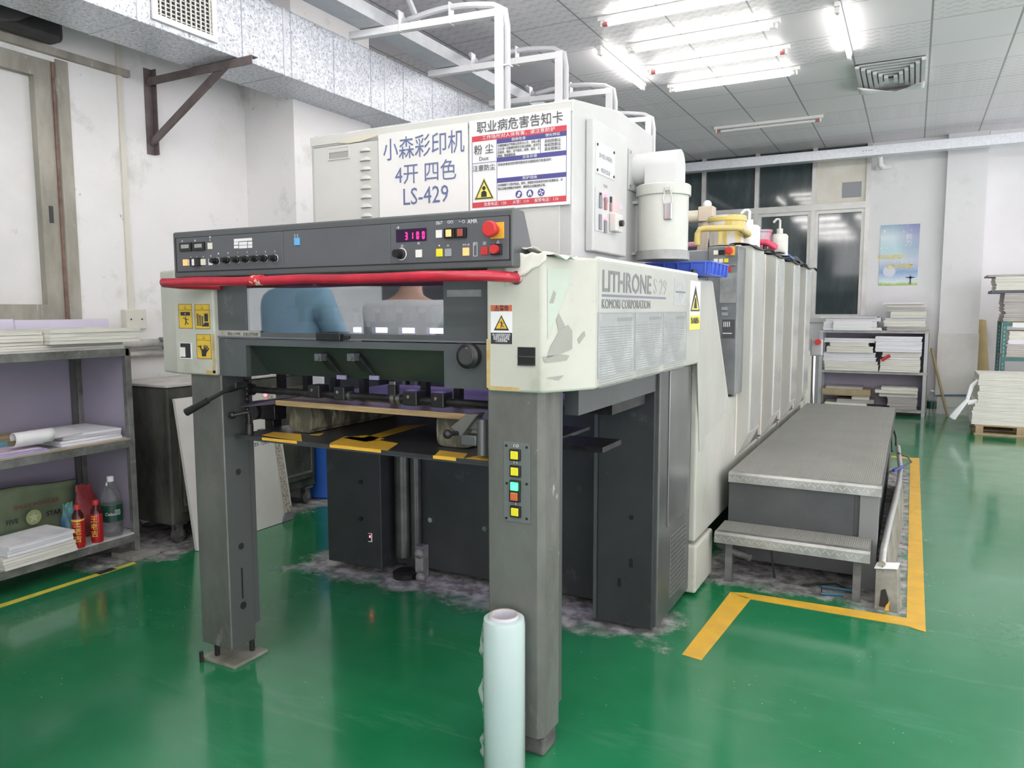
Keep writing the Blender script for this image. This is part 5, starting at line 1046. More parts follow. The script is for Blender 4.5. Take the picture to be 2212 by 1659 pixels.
a = [P(1641, 523, 1, 5.7), P(1655, 523, 1, 5.7), P(1673, 533, 1, 5.75), P(1662, 540, 1, 5.8)]; MB().tube(a, [.022, .022, .026, .018], 10).build('handle_grip', pinkred, rt); q = P(1652, 538, 1, 5.72); MB().tube([(q.x, 5.72, UZ), (q.x, 5.72, q.z+.05)], .014, 8).build('handle_stem', iron, rt)
it = MB().lathe([(.075, UZ), (.075, UZ+.17), (.08, UZ+.175), (.08, UZ+.19), (.07, UZ+.19)], (P(1645, 520, 1, 5.85).x-.02, 5.95, 0), 22).build('ink_tin', M('tin_grey', (.36,.36,.40), .35, .3, col2=(.45,.08,.1), scale=6)); tag(it, 'grey ink tin with red streak on the second print unit', 'tin')
bt_ = MB().grid(lambda u, v: (-.93-.16*u, 6.55+.42*v, UZ+.03+.05*math.sin(math.pi*u)*math.sin(math.pi*v)+.012*math.sin(9*u+7*v)), 10, 10).build('blue_cloth', blue_ink, None, solid=.01); tag(bt_, 'crumpled blue cloth on the third print unit', 'cloth')
gl = MB().grid(lambda u, v: (-.93-.12*u, 7.2+.35*v, UZ+.02+.05*math.sin(math.pi*u)*math.sin(math.pi*v)+.015*math.sin(12*u+7*v)), 10, 10).build('black_cloth', M('cloth_black', (.05,.055,.07), .6), None, solid=.01); tag(gl, 'dark crumpled cloth on the last print unit', 'cloth')
rg = MB().grid(lambda u, v: (-.86-.12*u, 5.75+.2*v, UZ+.01+.04*math.sin(math.pi*u)*math.sin(math.pi*v)), 8, 8).build('grey_rag', M('rag', (.42,.40,.37), .8), None, solid=.01); tag(rg, 'small grey rag on the second print unit', 'cloth')

# ---------------------------------------------------------------- operator platform with step
op = thing('operator_platform', 'long grey matted working platform with tread-plate nosing beside the press', 'platform', (-.48, 5.9, 0))
PX0, PX1, PYA, PYB, PZ = -.868, -.102, 4.20, 7.72, .55
matm = bpy.data.materials.new('ribbed_mat'); matm.use_nodes = True; nt = matm.node_tree; b_ = nt.nodes['Principled BSDF']
tc = nt.nodes.new('ShaderNodeTexCoord'); wv = nt.nodes.new('ShaderNodeTexWave'); wv.bands_direction = 'X'; wv.inputs['Scale'].default_value = 30; wv.inputs['Distortion'].default_value = .3
nt.links.new(tc.outputs['Object'], wv.inputs[0]); wv2 = nt.nodes.new('ShaderNodeTexWave'); wv2.bands_direction = 'Y'; wv2.inputs['Scale'].default_value = 45; nt.links.new(tc.outputs['Object'], wv2.inputs[0])
ns = nt.nodes.new('ShaderNodeTexNoise'); ns.inputs['Scale'].default_value = 3; ns.inputs['Detail'].default_value = 6; nt.links.new(tc.outputs['Object'], ns.inputs[0])
mx1 = nt.nodes.new('ShaderNodeMix'); mx1.data_type = 'RGBA'; mx1.inputs[6].default_value = (.15,.15,.135,1); mx1.inputs[7].default_value = (.25,.25,.225,1); nt.links.new(ns.outputs[0], mx1.inputs[0])
mm = nt.nodes.new('ShaderNodeMath'); mm.operation = 'MULTIPLY'; nt.links.new(wv.outputs[0], mm.inputs[0]); nt.links.new(wv2.outputs[0], mm.inputs[1])
mx2 = nt.nodes.new('ShaderNodeMix'); mx2.data_type = 'RGBA'; nt.links.new(mm.outputs[0], mx2.inputs[0]); nt.links.new(mx1.outputs[2], mx2.inputs[6]); mx2.inputs[7].default_value = (.33,.33,.30,1)
nt.links.new(mx2.outputs[2], b_.inputs['Base Color']); b_.inputs['Roughness'].default_value = .8
bpn = nt.nodes.new('ShaderNodeBump'); bpn.inputs['Strength'].default_value = .5; bpn.inputs['Distance'].default_value = .004; nt.links.new(mm.outputs[0], bpn.inputs['Height']); nt.links.new(bpn.outputs[0], b_.inputs['Normal'])
bx('deck_frame', riser_m, op, PX0, PX1, PYA+.03, PYB, .50, .540)
MB().box(PX0, PX0+.64, PYA+.025, PYA+.04, .17, .50).box(PX0, PX1-.02, PYA+.04, PYB, .06, .50).build('riser', riser_m, op); bx('corner_post', M('post_grey', (.22,.225,.22), .4, .3), op, PX1-.10, PX1-.01, PYA+.022, PYA+.10, .0, .51, .003)
bx('deck_mat', matm, op, PX0, PX1-.005, PYA+.012, PYB, .541, .552)
def nosing(x0, x1, y, zt, h, parent):
    nz = MB().prism([(y, zt-h), (y, zt-.012), (y+.012, zt), (y+.05, zt), (y+.05, zt-.004), (y+.02, zt-.004), (y+.006, zt-h)], 0, x0, x1).build('nosing', checker, parent)
    ri = MB(); n_ = int((x1-x0)/.022)
    for k in range(n_):
        x = x0+.012+k*(x1-x0-.03)/n_; s = 1 if k % 2 else -1
        for zz in (zt-.030,):
            zz += s*.004; ri.hexa([(x-.008, y-.002, zz-s*.008-.0018), (x+.008, y-.002, zz+s*.008-.0018), (x+.008, y, zz+s*.008-.0018), (x-.008, y, zz-s*.008-.0018)], [(x-.008, y-.002, zz-s*.008+.0018), (x+.008, y-.002, zz+s*.008+.0018), (x+.008, y, zz+s*.008+.0018), (x-.008, y, zz-s*.008+.0018)])
    ri.build('tread_bar', M('tread_bright', (.6,.6,.58), .3, .8), nz); return nz
nosing(PX0, PX1, PYA, .553, .055, op)
SY = 3.965
bx('step_deck', riser_m, op, -.885, -.135, SY+.02, 4.22, .215, .262); bx('step_mat', matm, op, -.885, -.14, SY+.012, 4.22, .263, .272); nosing(-.885, -.133, SY, .274, .058, op)
for x in (-.815, -.19): MB().box(x-.018, x+.018, 4.0, 4.036, 0, .215).build('leg', M('leg_grey', (.17,.17,.165), .5, .2, col2=(.08,.08,.08), scale=12), op)
cy('leg_pipe', M('leg_grey', (.17,.17,.165)), op, (-.80, 4.02, .165), (-.70, 3.98, .155), .018, 12)
MB().tube([(-.60, 4.15, .01), (-.62, 4.12, .18), (-.4, 4.18, .20)], .008, 6).tube([(-.45, 4.1, .012), (-.3, 4.2, .012), (-.2, 4.1, .012)], .006, 6).build('loose_cable', cable_blk, op); MB().tube([(-.25, 4.05, .01), (-.35, 4.02, .01), (-.36, 4.1, .02), (-.2, 4.08, .03)], .007, 6).build('air_hose', M('hose_blue', (.03,.12,.18), .5), op)
# leaning guard with pipe along the aisle
gp = [P(1905, 1218, 2, .21), P(1908, 1190, 2, .24), P(1921, 1130, 2, .26), P(1933, 1085, 2, .27), P(1942, 1042, 2, .27), P(1945, 1010, 2, .27), P(1940, 965, 2, .33)]
gg = thing('pipe_guard', 'foil-wrapped pipe on a low metal plate along the platform edge by the aisle', 'pipe', (gp[0].x, gp[0].y, 0))
MB().tube(gp, .017, 12).build('wrapped_pipe', foil, gg)
pl_ = MB(); n_ = len(gp)
vs = [(p.x+.0, p.y, p.z-.01) for p in gp]+[(p.x+.03, p.y, 0.0) for p in gp]; pl_.add(vs, [(i, i+1, n_+i+1, n_+i) for i in range(n_-1)]); pl_.build('guard_plate', grime, gg, solid=.006)
MB().hexa([(-.105, 3.955, .0), (-.0, 3.945, .0), (.015, 4.03, .0), (-.085, 4.05, .0)], [(-.11, 4.03, .185), (-.015, 4.02, .20), (-.005, 4.06, .20), (-.10, 4.08, .185)]).build('end_block', grime, gg, .004)
MB().hexa([(-.115, 4.012, .182), (-.012, 4.0, .198), (-.004, 4.05, .215), (-.105, 4.06, .20)], [(-.115, 4.012, .184), (-.012, 4.0, .20), (-.004, 4.05, .217), (-.105, 4.06, .202)]).build('paper_slip', paper_top, gg)
MB().prism([(-.085, .02), (-.05, .02), (-.045, .06), (-.06, .11), (-.08, .10)], 1, 3.945, 3.95).build('black_patch', black, gg); MB().prism([(-.06, .004), (-.04, .004), (-.042, .03), (-.035, .06), (-.055, .03)], 1, 3.943, 3.945).build('yellow_patch', yel_paint, gg)
MB().tube([P(1917, 1022, 2, .30), P(1935, 1012, 2, .33), P(1950, 1008, 2, .30), P(1969, 998, 2, .20), P(1962, 988, 2, .27), P(1940, 978, 2, .33)], .006, 8).build('cable', cable_blk, gg); MB().tube([P(1930, 1016, 2, .32), P(1950, 1008, 2, .30)], .012, 8).build('blue_sleeve', M('sleeve_blue', (.03,.05,.35), .4), gg)
MB().tube([P(1927, 975, 2, .33), P(1926, 940, 2, .42), P(1931, 930, 2, .44), P(1935, 945, 2, .40), P(1935, 962, 2, .33)], .007, 8).build('cable_loop', cable_blk, gg)
# ---------------------------------------------------------------- floor tape lines
def quad_tape(name, pts, mat, label):
    o = MB().prism(pts, 2, 0.0005, .0022).build(name, mat); return tag(o, label, 'floor marking', 'yellow floor markings')
quad_tape('floor_tape', [(-.80, 3.035), (-.715, 3.02), (-.66, 3.80), (-.77, 3.845)], yel_paint, 'short yellow floor line running from the platform step towards the viewer')
quad_tape('floor_tape', [(-.77, 3.845), (-.68, 3.80), (.035, 3.80), (.035, 3.90), (-.70, 3.875)], yel_paint, 'yellow floor line crossing in front of the platform step')
quad_tape('floor_tape', [(.035, 3.80), (.113, 3.765), (.113, 8.30), (.035, 8.25)], yel_paint, 'long yellow floor line along the aisle side of the platform')
quad_tape('floor_tape', [(-.15, 8.20), (.035, 8.20), (.035, 8.29), (-.15, 8.29)], yel_paint, 'short yellow floor line closing the far end of the aisle line')
lt = MB().prism([(-3.955, .8), (-3.90, .8), (-3.90, 2.72), (-3.935, 2.72)], 2, .0005, .0022).build('floor_tape', yel_tape); tag(lt, 'worn yellow tape line with a black patch in front of the left rack', 'floor marking', 'yellow floor markings')
bx('black_patch', M('tape_black', (.025,.025,.02), .5), lt, -3.952, -3.902, 2.50, 2.60, .0022, .0028)

# ---------------------------------------------------------------- left rack and what lies on it
RX0, RX1, RY1 = -4.52, -4.02, 2.835
rk = thing('storage_rack', 'low grimy iron rack with lilac back boards at the left edge', 'rack', (-4.27, 2.2, 0))
for (x, y) in ((RX1-.035, RY1-.035), (RX0, RY1-.035), (RX1-.035, .85), (RX0, .85)):
    MB().box(x, x+.035, y, y+.035, .03, 1.245).build('leg', shelf_iron, rk, .003)
for z, nm in ((.135, 'bottom'), (.70, 'middle'), (1.235, 'top')):
    bx('shelf_board', shelf_top, rk, RX0, RX1-.004, .86, RY1-.004, z-.004, z+.010)
    f = MB().box(RX1-.012, RX1, .86, RY1, z-.045, z).box(RX0, RX1, RY1-.012, RY1, z-.045, z); f.build('shelf_rim', shelf_iron, rk, .002)
bx('shelf_edge', tan, rk, RX1-.004, RX1+.001, .86, RY1-.03, .702, .711)
bx('back_board', shelf_board, rk, RX0-.012, RX0-.004, .86, RY1, .12, 1.24)
bx('end_board', shelf_board, rk, RX0, RX1-.036, RY1-.006, RY1-.001, .15, 1.20)
bx('back_strut', M('strut_dark', (.12,.12,.12), .5), rk, RX0-.003, RX0+.02, RY1-.06, RY1-.007, .15, 1.2); 
bx('leg_pad', concrete, rk, RX1-.11, RX1+.09, 2.72, 2.90, 0, .03, .004)
pn = thing('lilac_panel', 'pale lilac board standing against the wall on top of the left rack', 'board', (-4.4, 2.2, 1.245))
bx('panel_sheet', lilac_light, pn, -4.50, -4.485, 2.46, 3.02, 1.246, 1.40); bx('panel_sheet', lilac_light, pn, -4.515, -4.50, 1.2, 2.458, 1.246, 1.405)
def ream(label, x0, x1, y0, y1, z0, z1, mat=None, group=None, skew=0, name='paper_stack', jit=.006):
    mat = mat or paper; m_ = MB(); n_ = max(2, min(6, int((z1-z0)/.02)+1)); r = random.Random(label)
    for k in range(n_):
        a = z0+(z1-z0)*k/n_; b = z0+(z1-z0)*(k+1)/n_-.0012
        dx, dy = r.uniform(-jit, jit), r.uniform(-jit, jit)
        if skew:
            c_, s_ = math.cos(skew), math.sin(skew); mx_, my_ = (x0+x1)/2, (y0+y1)/2
            rot = lambda x, y: (mx_+(x-mx_)*c_-(y-my_)*s_+dx, my_+(x-mx_)*s_+(y-my_)*c_+dy)
            m_.prism([rot(x0, y0), rot(x1, y0), rot(x1, y1), rot(x0, y1)], 2, a, b)
        else: m_.box(x0+dx, x1+dx, y0+dy, y1+dy, a, b)
    o = m_.build(name, mat); return tag(o, label, 'paper', group)
G1 = 'paper stacks on the left rack'
ream('cream paper stack lying lowest on top of the left rack', -4.42, -4.03, 1.0, 2.80, 1.246, 1.272, paper, G1)
ream('long thick cream paper stack on top of the left rack, its end overhanging', -4.42, -4.00, 2.36, 2.885, 1.273, 1.352, paper, G1)
ream('cream paper stack on top of the left rack at the picture edge', -4.45, -4.04, 1.6, 2.35, 1.273, 1.345, paper, G1)
# middle shelf
ream('white sheet pile with curled cover lying at the right of the middle shelf', -4.45, -4.07, 2.42, 2.785, .711, .742, paper_w, G1, .03)
ream('creamy thin sheet pile topmost at the right of the middle shelf', -4.44, -4.07, 2.45, 2.785, .743, .772, paper_w, G1, -.04)
ream('brown-edged sheet pile at the back of the middle shelf', -4.49, -4.365, 1.3, 2.38, .711, .77, tan, G1)
ream('teal and white folder pile on the middle shelf at the picture edge', -4.355, -4.235, 1.4, 2.25, .711, .757, blue_sh, G1, .02)
o = ream('lilac sheet pile at the front of the middle shelf', -4.22, -4.025, 1.5, 2.33, .711, .727, lilac, G1); 
o = ream('pink sheets on the lilac pile at the front of the middle shelf', -4.21, -4.03, 1.5, 2.30, .728, .735, pink, G1)
cl_ = thing('curled_leaflet', 'printed leaflet with its edge curled up on the middle shelf of the left rack', 'leaflet', (-4.1, 2.3, .745))
def curl(u, v):
    a = -.6+5.2*v; r = .045
    return (-4.04-.02+r*math.cos(a-1.2)*1.0-.02, 2.17+.20*u+.03*v, .785+r*.85*math.sin(a-1.2))
MB().grid(curl, 6, 16).build('leaflet_sheet', paper_top, cl_, solid=.0015)
bx('printed_patch', M('leaf_green', (.08,.22,.05), .5), cl_, -4.10, -4.05, 2.33, 2.36, .752, .756)
MB().hexa([(-4.3, 2.3, .775), (-4.06, 2.3, .76), (-4.06, 2.55, .775), (-4.3, 2.6, .785)], [(-4.3, 2.3, .777), (-4.06, 2.3, .762), (-4.06, 2.55, .777), (-4.3, 2.6, .787)]).build('leaflet_tail', paper_top, cl_)
# bottom shelf
ZS = .146
ream('thick white book block lower of two at the front of the bottom shelf', -4.23, -3.985, 2.05, 2.43, ZS, ZS+.062, paper, G1, .03)
ream('white paper stack upper of two at the front of the bottom shelf', -4.23, -3.99, 2.07, 2.42, ZS+.063, ZS+.118, paper_w, G1, .05)
def red_bottle(x, y, lab):
    t = thing('drink_bottle', lab, 'bottle', (x, y, ZS), 'red drink bottles on the bottom shelf')
    MB().lathe([(.030, ZS), (.032, ZS+.01), (.032, ZS+.15), (.030, ZS+.165)], (x, y, 0), 24).build('bottle_body', bot_red, t)
    MB().lathe([(.030, ZS+.165), (.028, ZS+.185), (.016, ZS+.205), (.014, ZS+.213)], (x, y, 0), 24).build('bottle_neck', bot_dark, t)
    MB().lathe([(.016, ZS+.213), (.0165, ZS+.238), (.015, ZS+.24)], (x, y, 0), 20).build('bottle_cap', redb, t); return t
b1 = red_bottle(-4.035, 2.475, 'red drink bottle with yellow band nearer the white book block'); b2 = red_bottle(-4.04, 2.585, 'red drink bottle with vertical gold Chinese letters beside the water bottle')
for t, (x, y), off in ((b1, (-4.035, 2.475), .35), (b2, (-4.04, 2.585), .10)):
    for i, ch_ in enumerate('王老吉'):
        ang = -1.05+off; n_ = Vector((math.cos(ang), math.sin(ang), 0)); p = Vector((x, y, 0))+n_*.0326
        o = text(ch_, (p.x, p.y, ZS+.135-.042*i), .040, 'F', ink_gold, t); o.rotation_euler = (math.pi/2, 0, ang+math.pi/2)
MB().lathe([(.0326, ZS+.152), (.0326, ZS+.160)], (-4.035, 2.475, 0), 24).build('label_band', ink_gold, b1)
wbt = thing('water_bottle', 'large clear water bottle with dark green label on the bottom shelf', 'bottle', (-4.09, 2.715, ZS))
x, y = -4.085, 2.71
MB().lathe([(.050, ZS), (.056, ZS+.012), (.054, ZS+.05), (.056, ZS+.08), (.056, ZS+.21), (.050, ZS+.25), (.032, ZS+.285), (.016, ZS+.305), (.015, ZS+.32)], (x, y, 0), 28).build('bottle_body', clear_pl, wbt)
MB().lathe([(.0568, ZS+.088), (.0568, ZS+.185)], (x, y, 0), 28).build('bottle_label', lab_green, wbt); MB().lathe([(.018, ZS+.318), (.019, ZS+.345), (.017, ZS+.347)], (x, y, 0), 20).build('bottle_cap', cap_white, wbt)
MB().tube([(x-.02, y-.01, ZS+.31), (x+.03, y-.045, ZS+.308)], .005, 8).build('carry_ring', cap_white, wbt)
ang = -.75; p = Vector((x, y, 0))+Vector((math.cos(ang), math.sin(ang), 0))*.0575; o = text('C\'estbon', (p.x, p.y, ZS+.135), .026, 'F', ink_white, wbt); o.rotation_euler = (math.pi/2, 0, ang+math.pi/2); o.scale = (.55, 1, 1)
ang = -.05; p = Vector((x, y, 0))+Vector((math.cos(ang), math.sin(ang), 0))*.0572; o = text('▥', (p.x, p.y, ZS+.14), .04, 'F', ink_white, wbt); o.rotation_euler = (math.pi/2, 0, ang+math.pi/2)
sk = thing('powder_sack', 'green spray powder sack with black lettering lying on the bottom shelf', 'sack', (-4.35, 2.1, ZS))
sy0 = P(72, 1107, 0, -4.268).y
def sack(u, v):
    return (-4.275-.03*math.sin(math.pi*v)-.010*math.cos(9*u), 1.5+(sy0-1.5+.25)*u, ZS+.01+.33*v*(.75+.25*math.sin(2.2*u))+.006*math.sin(14*u+5*v))
MB().grid(sack, 24, 10).build('sack_front', bag_green, sk, solid=.02)
text('SPRAY POWDER', (-4.264, sy0+.02, ZS+.235), .034, 'S', M('sack_red', (.20,.04,.03), .5), sk); text('FIVE', (-4.264, sy0-.115, ZS+.165), .036, 'S', ink_black, sk, bold=.001); text('STAR', (-4.264, sy0+.11, ZS+.165), .036, 'S', ink_black, sk, bold=.001)
st = []
for k in range(10): r = .032 if k % 2 == 0 else .013; st.append((sy0+r*math.sin(math.pi*k/5), ZS+.165+r*math.cos(math.pi*k/5)))
MB().lathe([(.042, 0), (.042, .0008)], (-4.266, sy0, ZS+.165), 20, 0).build('printed_disc', M('disc_green', (.30,.36,.16), .5), sk); MB().prism(st, 0, -4.2650, -4.2640).build('printed_star', M('star_pale', (.45,.5,.32), .5), sk)
def bagf(cx, cy, w_, h_, ph):
    return lambda u, v: (cx+.05*math.cos(2*math.pi*u)*math.sin(math.pi*min(v+.12, 1))+.008*math.sin(11*v+ph), cy+w_*math.sin(2*math.pi*u)*(.55+.45*math.sin(math.pi*min(v+.15, 1)))+.01*math.sin(7*v+ph), ZS+.004+h_*v+.012*math.sin(6*math.pi*u+ph)*v)
for nm, lb_, cx_, cy_, w_, h_, mt in (('snack_bag', 'crumpled blue and green snack bag behind the red bottles', -4.15, 2.50, .055, .22, bag_blue), ('snack_bag', 'crumpled dark red snack bag behind the red bottles', -4.19, 2.62, .085, .30, bag_red), ('snack_bag', 'dark red bag in the shadow behind the powder sack', -4.40, 1.95, .30, .42, bag_red)):
    o = MB().grid(bagf(cx_, cy_, w_, h_, cx_*20), 20, 12).build(nm, mt); tag(o, lb_, 'bag')

# ---------------------------------------------------------------- wheeled cart, leaning board, barrel, pipes
ct = thing('wheeled_cart', 'grimy dark wheeled metal cabinet with white cluttered top behind the left post', 'cart', (-4.2, 3.65, 0))
kx0, kx1, ky0, ky1 = -4.50, -3.965, 3.02, 4.28
bx('cart_body', cart_m, ct, kx0, kx1, ky0, ky1, .13, .985, .012); bx('cart_top', cart_top, ct, kx0-.01, kx1+.012, ky0-.012, ky1+.01, .986, 1.004, .004)
for (a, b) in ((ky0+.06, ky0+.62), (ky0+.66, ky1-.03)):
    d_ = bx('cart_door', cart_m, ct, kx1, kx1+.012, a, b, .20, .90, .004); MB().box(kx1+.012, kx1+.018, a+.02, b-.02, .24, .255).box(kx1+.012, kx1+.018, a+.02, b-.02, .84, .855).box(kx1+.012, kx1+.018, a+.02, a+.03, .24, .855).box(kx1+.012, kx1+.018, b-.03, b-.02, .24, .855).build('door_rib', shelf_iron, d_)
    cy('door_pull', chrome, d_, (kx1+.012, a+.04, .5), (kx1+.03, a+.04, .5), .006, 8)
for (x, y) in ((kx1-.06, ky0+.08), (kx1-.04, ky1-.07), (kx0+.06, ky0+.08), (kx0+.06, ky1-.07)):
    c_ = MB().tube([(x-.016, y, .045), (x+.016, y, .045)], .044, 16).build('caster', M('caster_grey', (.16,.155,.15), .6, .2, col2=(.07,.07,.07), scale=14), ct); MB().box(x-.024, x-.018, y-.025, y+.02, .04, .13).box(x+.018, x+.024, y-.025, y+.02, .04, .13).box(x-.04, x+.04, y-.04, y+.04, .118, .13).build('caster_fork', shelf_iron, c_)
bo = thing('leaning_board', 'large white board with chipboard edge leaning against the wheeled cart', 'board', (-3.8, 3.42, 0))
by0, by1 = 3.03, 3.835
lean = lambda z, off=0: (-3.765-.155*z+off)
MB().hexa([(lean(0), by0, .003), (lean(0, .0)+.0, by1, .003), (lean(0, -.022), by1, .003), (lean(0, -.022), by0, .003)], [(lean(.92), by0, .92), (lean(.92), by1, .92), (lean(.92, -.022), by1, .92), (lean(.92, -.022), by0, .92)]).build('board_panel', board_white, bo)
MB().hexa([(lean(0, .0012), by1-.075, .06), (lean(0, .0012), by1-.022, .06), (lean(0), by1-.022, .06), (lean(0), by1-.075, .06)], [(lean(.92, .0012), by1-.075, .915), (lean(.92, .0012), by1-.022, .915), (lean(.92), by1-.022, .915), (lean(.92), by1-.075, .915)]).build('perforated_strip', board_edge, bo)
MB().hexa([(lean(0, .003), by1-.11, .003), (lean(0, .003), by1, .003), (lean(0), by1, .003), (lean(0), by1-.11, .003)], [(lean(.08, .003), by1-.09, .05), (lean(.08, .003), by1-.01, .10), (lean(.08), by1-.01, .10), (lean(.08), by1-.09, .05)]).build('torn_corner', M('torn_grey', (.20,.19,.21), .6), bo)
o = text('ORD  YZ 1  9GAH', (lean(.56, .002), 3.58, .56), .034, 'S', ink_grey, bo); o.rotation_euler = (math.pi/2+math.pi, 0, math.pi/2+math.pi-.0); o.rotation_euler = (math.pi/2, math.pi, math.pi/2)
wpb = thing('blue_barrel', 'blue plastic barrel beyond the wheeled cart', 'barrel', (-4.0, 4.55, 0)); MB().lathe([(.16, .0), (.18, .02), (.18, .40), (.186, .42), (.18, .44), (.18, .74), (.15, .78), (.001, .78)], (-4.02, 4.50, 0), 28).build('barrel_body', blue_drum, wpb)
bx('barrel_tag', M('tag_tan', (.45,.36,.22)), wpb, -3.86, -3.835, 4.44, 4.50, .40, .46)
wp = thing('wall_pipes', 'two pale pipes with capped tails along the left wall above the cart', 'pipe', (XL+.06, 3.8, 1.2))
MB().tube([(XL+.07, 2.9, 1.235), (XL+.07, 4.29, 1.235)], .028, 12).build('pipe_run', M('pipe_pale', (.55,.54,.50), .5, col2=(.35,.35,.33), scale=14), wp); MB().tube([(XL+.05, 2.9, 1.165), (XL+.05, 4.29, 1.165)], .02, 12).build('pipe_run', M('pipe_pale', (.55,.54,.50)), wp)
for (dy, dz) in ((.0, .02), (.07, .012), (.03, -.035)): MB().tube([(XL+.07, 3.42+dy, 1.235+dz), (XL+.20, 3.40+dy, 1.24+dz)], .017, 12).build('pipe_tail', M('pipe_tail', (.22,.23,.23), .4, .3), wp)

# ---------------------------------------------------------------- stretch film roll
fr_ = thing('stretch_film_roll', 'standing roll of pale translucent stretch film beside the right post', 'roll', (-1.082, 1.975, 0))
rx, ry, rr, rh = -1.093, 2.0, .066, .502
rx, ry = P(1091, 1322, 2, .505).x, P(1091, 1322, 2, .505).y-.02
rx = P(1091, 1400, 1, ry).x
ry = min(ry, 1.985)
MB().lathe([(.046, .004), (rr-.004, .004), (rr, .010), (rr, rh-.02), (rr-.003, rh-.004), (rr-.012, rh), (.044, rh-.002)], (rx, ry, 0), 40, caps=False).build('film_winding', film, fr_)
MB().lathe([(.0445, 0), (.0445, rh+.008), (.0385, rh+.008), (.0385, 0)], (rx, ry, 0), 36, caps=False).build('cardboard_core', core, fr_); MB().lathe([(.0385, rh+.0082), (.0445, rh+.0082)], (rx, ry, 0), 36, caps=False).build('core_rim', core_rim, fr_)
def loose(u, v):
    return (rx-rr*.96-.004-.030*u*(.7+.35*math.sin(17*v)+.15*math.sin(41*v+1))-.003*math.sin(60*v), ry-.015+.03*u, .01+(rh-.04)*v+.01*math.sin(9*v+3*u))
MB().grid(loose, 4, 40).build('loose_film', film_side, fr_)

# ---------------------------------------------------------------- far rack with paper
FY0, FY1 = 11.5, 11.95; fx0, fx1 = -1.16, .20
fk = thing('paper_rack', 'grey metal rack loaded with paper stacks below the far window and poster', 'rack', (-.48, 11.7, 0))
for x in (fx0, fx1-.05):
    for y in (FY0, FY1-.04): bx('leg', M('rack_grey', (.45,.47,.49), .45, .3), fk, x, x+.045, y, y+.04, 0, 1.16, .003)
FZ = {'bottom': .085, 'middle': .60, 'top': 1.162}
for z in FZ.values(): bx('shelf_board', M('rack_board', (.50,.50,.50), .5, col2=(.38,.36,.34), scale=6), fk, fx0, fx1, FY0, FY1, z-.035, z)
bx('back_board', shelf_board, fk, fx0, fx1, FY1, FY1+.008, .09, 1.16); bx('side_board', tan, fk, fx1, fx1+.006, FY0+.05, FY1, .09, 1.16)
def fpx(r): return PR(*[(1652+v*.2532) if i % 2 == 0 else (560+v*.2532) for i, v in enumerate(r)], 1, FY0)
def pile(where, rows, base):
    z = base; ords = ['lowest', 'second', 'third', 'fourth', 'fifth', 'sixth', 'topmost', 'eighth']
    for i, (x0, x1, h_, mt, nm) in enumerate(rows):
        a, b, _, _ = fpx((x0, 100, x1, 900)); 
        od = 'topmost' if i == len(rows)-1 else ords[i] if i < 6 else 'seventh'
        a = max(a, fx0+.06) if base < 1 else a; b = min(b, fx1-.065) if base < 1 else b
        ream(f'{nm}, {od} in the {where}', a, b, FY0-.03+.02*(i % 3), FY1-.05, z+.0005, z+h_, mt, 'paper stacks on the far rack', jit=.007); z += h_+.001
pile('right pile on the far rack top', [(1045, 1385, .055, paper_g, 'greyish paper stack'), (1020, 1375, .085, paper, 'cream paper stack'), (1030, 1380, .03, paper_w, 'thin white paper stack'), (1072, 1375, .085, paper, 'cream paper stack'), (1040, 1365, .06, paper_g, 'grey paper stack'), (1035, 1378, .035, paper, 'cream paper stack'), (1005, 1350, .025, paper_w, 'thin white paper stack')], FZ['top'])
pile('left pile on the far rack top', [(500, 1000, .04, paper_w, 'wrinkled white paper stack'), (505, 960, .08, paper_w, 'loose white paper stack'), (520, 990, .05, paper_w, 'messy white paper stack'), (480, 960, .016, paper_w, 'wide drooping sheet pile')], FZ['top'])
a, b, _, _ = fpx((590, 100, 918, 900)); ream('plain white carton in front of the left pile on the far rack top', a, b, FY0-.06, FY0-.035, FZ['top'], FZ['top']+.125, paper_top, None, name='white_carton')
pile('far rack middle shelf left pile', [(525, 985, .13, paper, 'ragged cream paper stack'), (500, 965, .055, paper_w, 'white paper stack'), (500, 955, .065, paper_w, 'drooping white paper stack'), (540, 935, .085, paper, 'cream paper stack'), (565, 895, .05, paper, 'narrow cream paper stack'), (500, 950, .06, paper_w, 'white paper stack')], FZ['middle'])
pile('far rack middle shelf right pile', [(1000, 1345, .17, paper, 'tall cream paper stack'), (1055, 1345, .03, paper_w, 'thin white paper stack'), (1015, 1350, .07, paper, 'cream paper stack'), (955, 1352, .14, paper_w, 'thick white paper stack'), (950, 1352, .07, paper_w, 'drooping white paper stack')], FZ['middle'])
pile('far rack bottom shelf left pile', [(540, 900, .06, paper, 'dirty cream paper stack'), (640, 960, .05, paper_g, 'grey offcut stack'), (770, 920, .05, paper, 'small cream offcut stack'), (490, 930, .09, tan, 'dirty brown-edged stack'), (545, 860, .03, paper_g, 'thin grey stack')], FZ['bottom'])
pile('far rack bottom shelf right pile', [(1100, 1335, .05, paper_g, 'grey paper stack'), (1080, 1335, .12, paper_g, 'thick greyish paper stack'), (1005, 1335, .05, paper, 'cream paper stack'), (970, 1335, .04, paper, 'overhanging cream paper stack'), (1020, 1335, .04, paper, 'thin cream paper stack')], FZ['bottom'])
q = P(1910, 772, 1, FY0-.05); o = MB().tube([(q.x-.03, FY0-.07, q.z-.04), (q.x+.07, FY0-.07, q.z+.03)], .022, 8).build('red_tape_gun', redb); tag(o, 'small red tool stuck between the piles on the middle shelf of the far rack', 'tool')
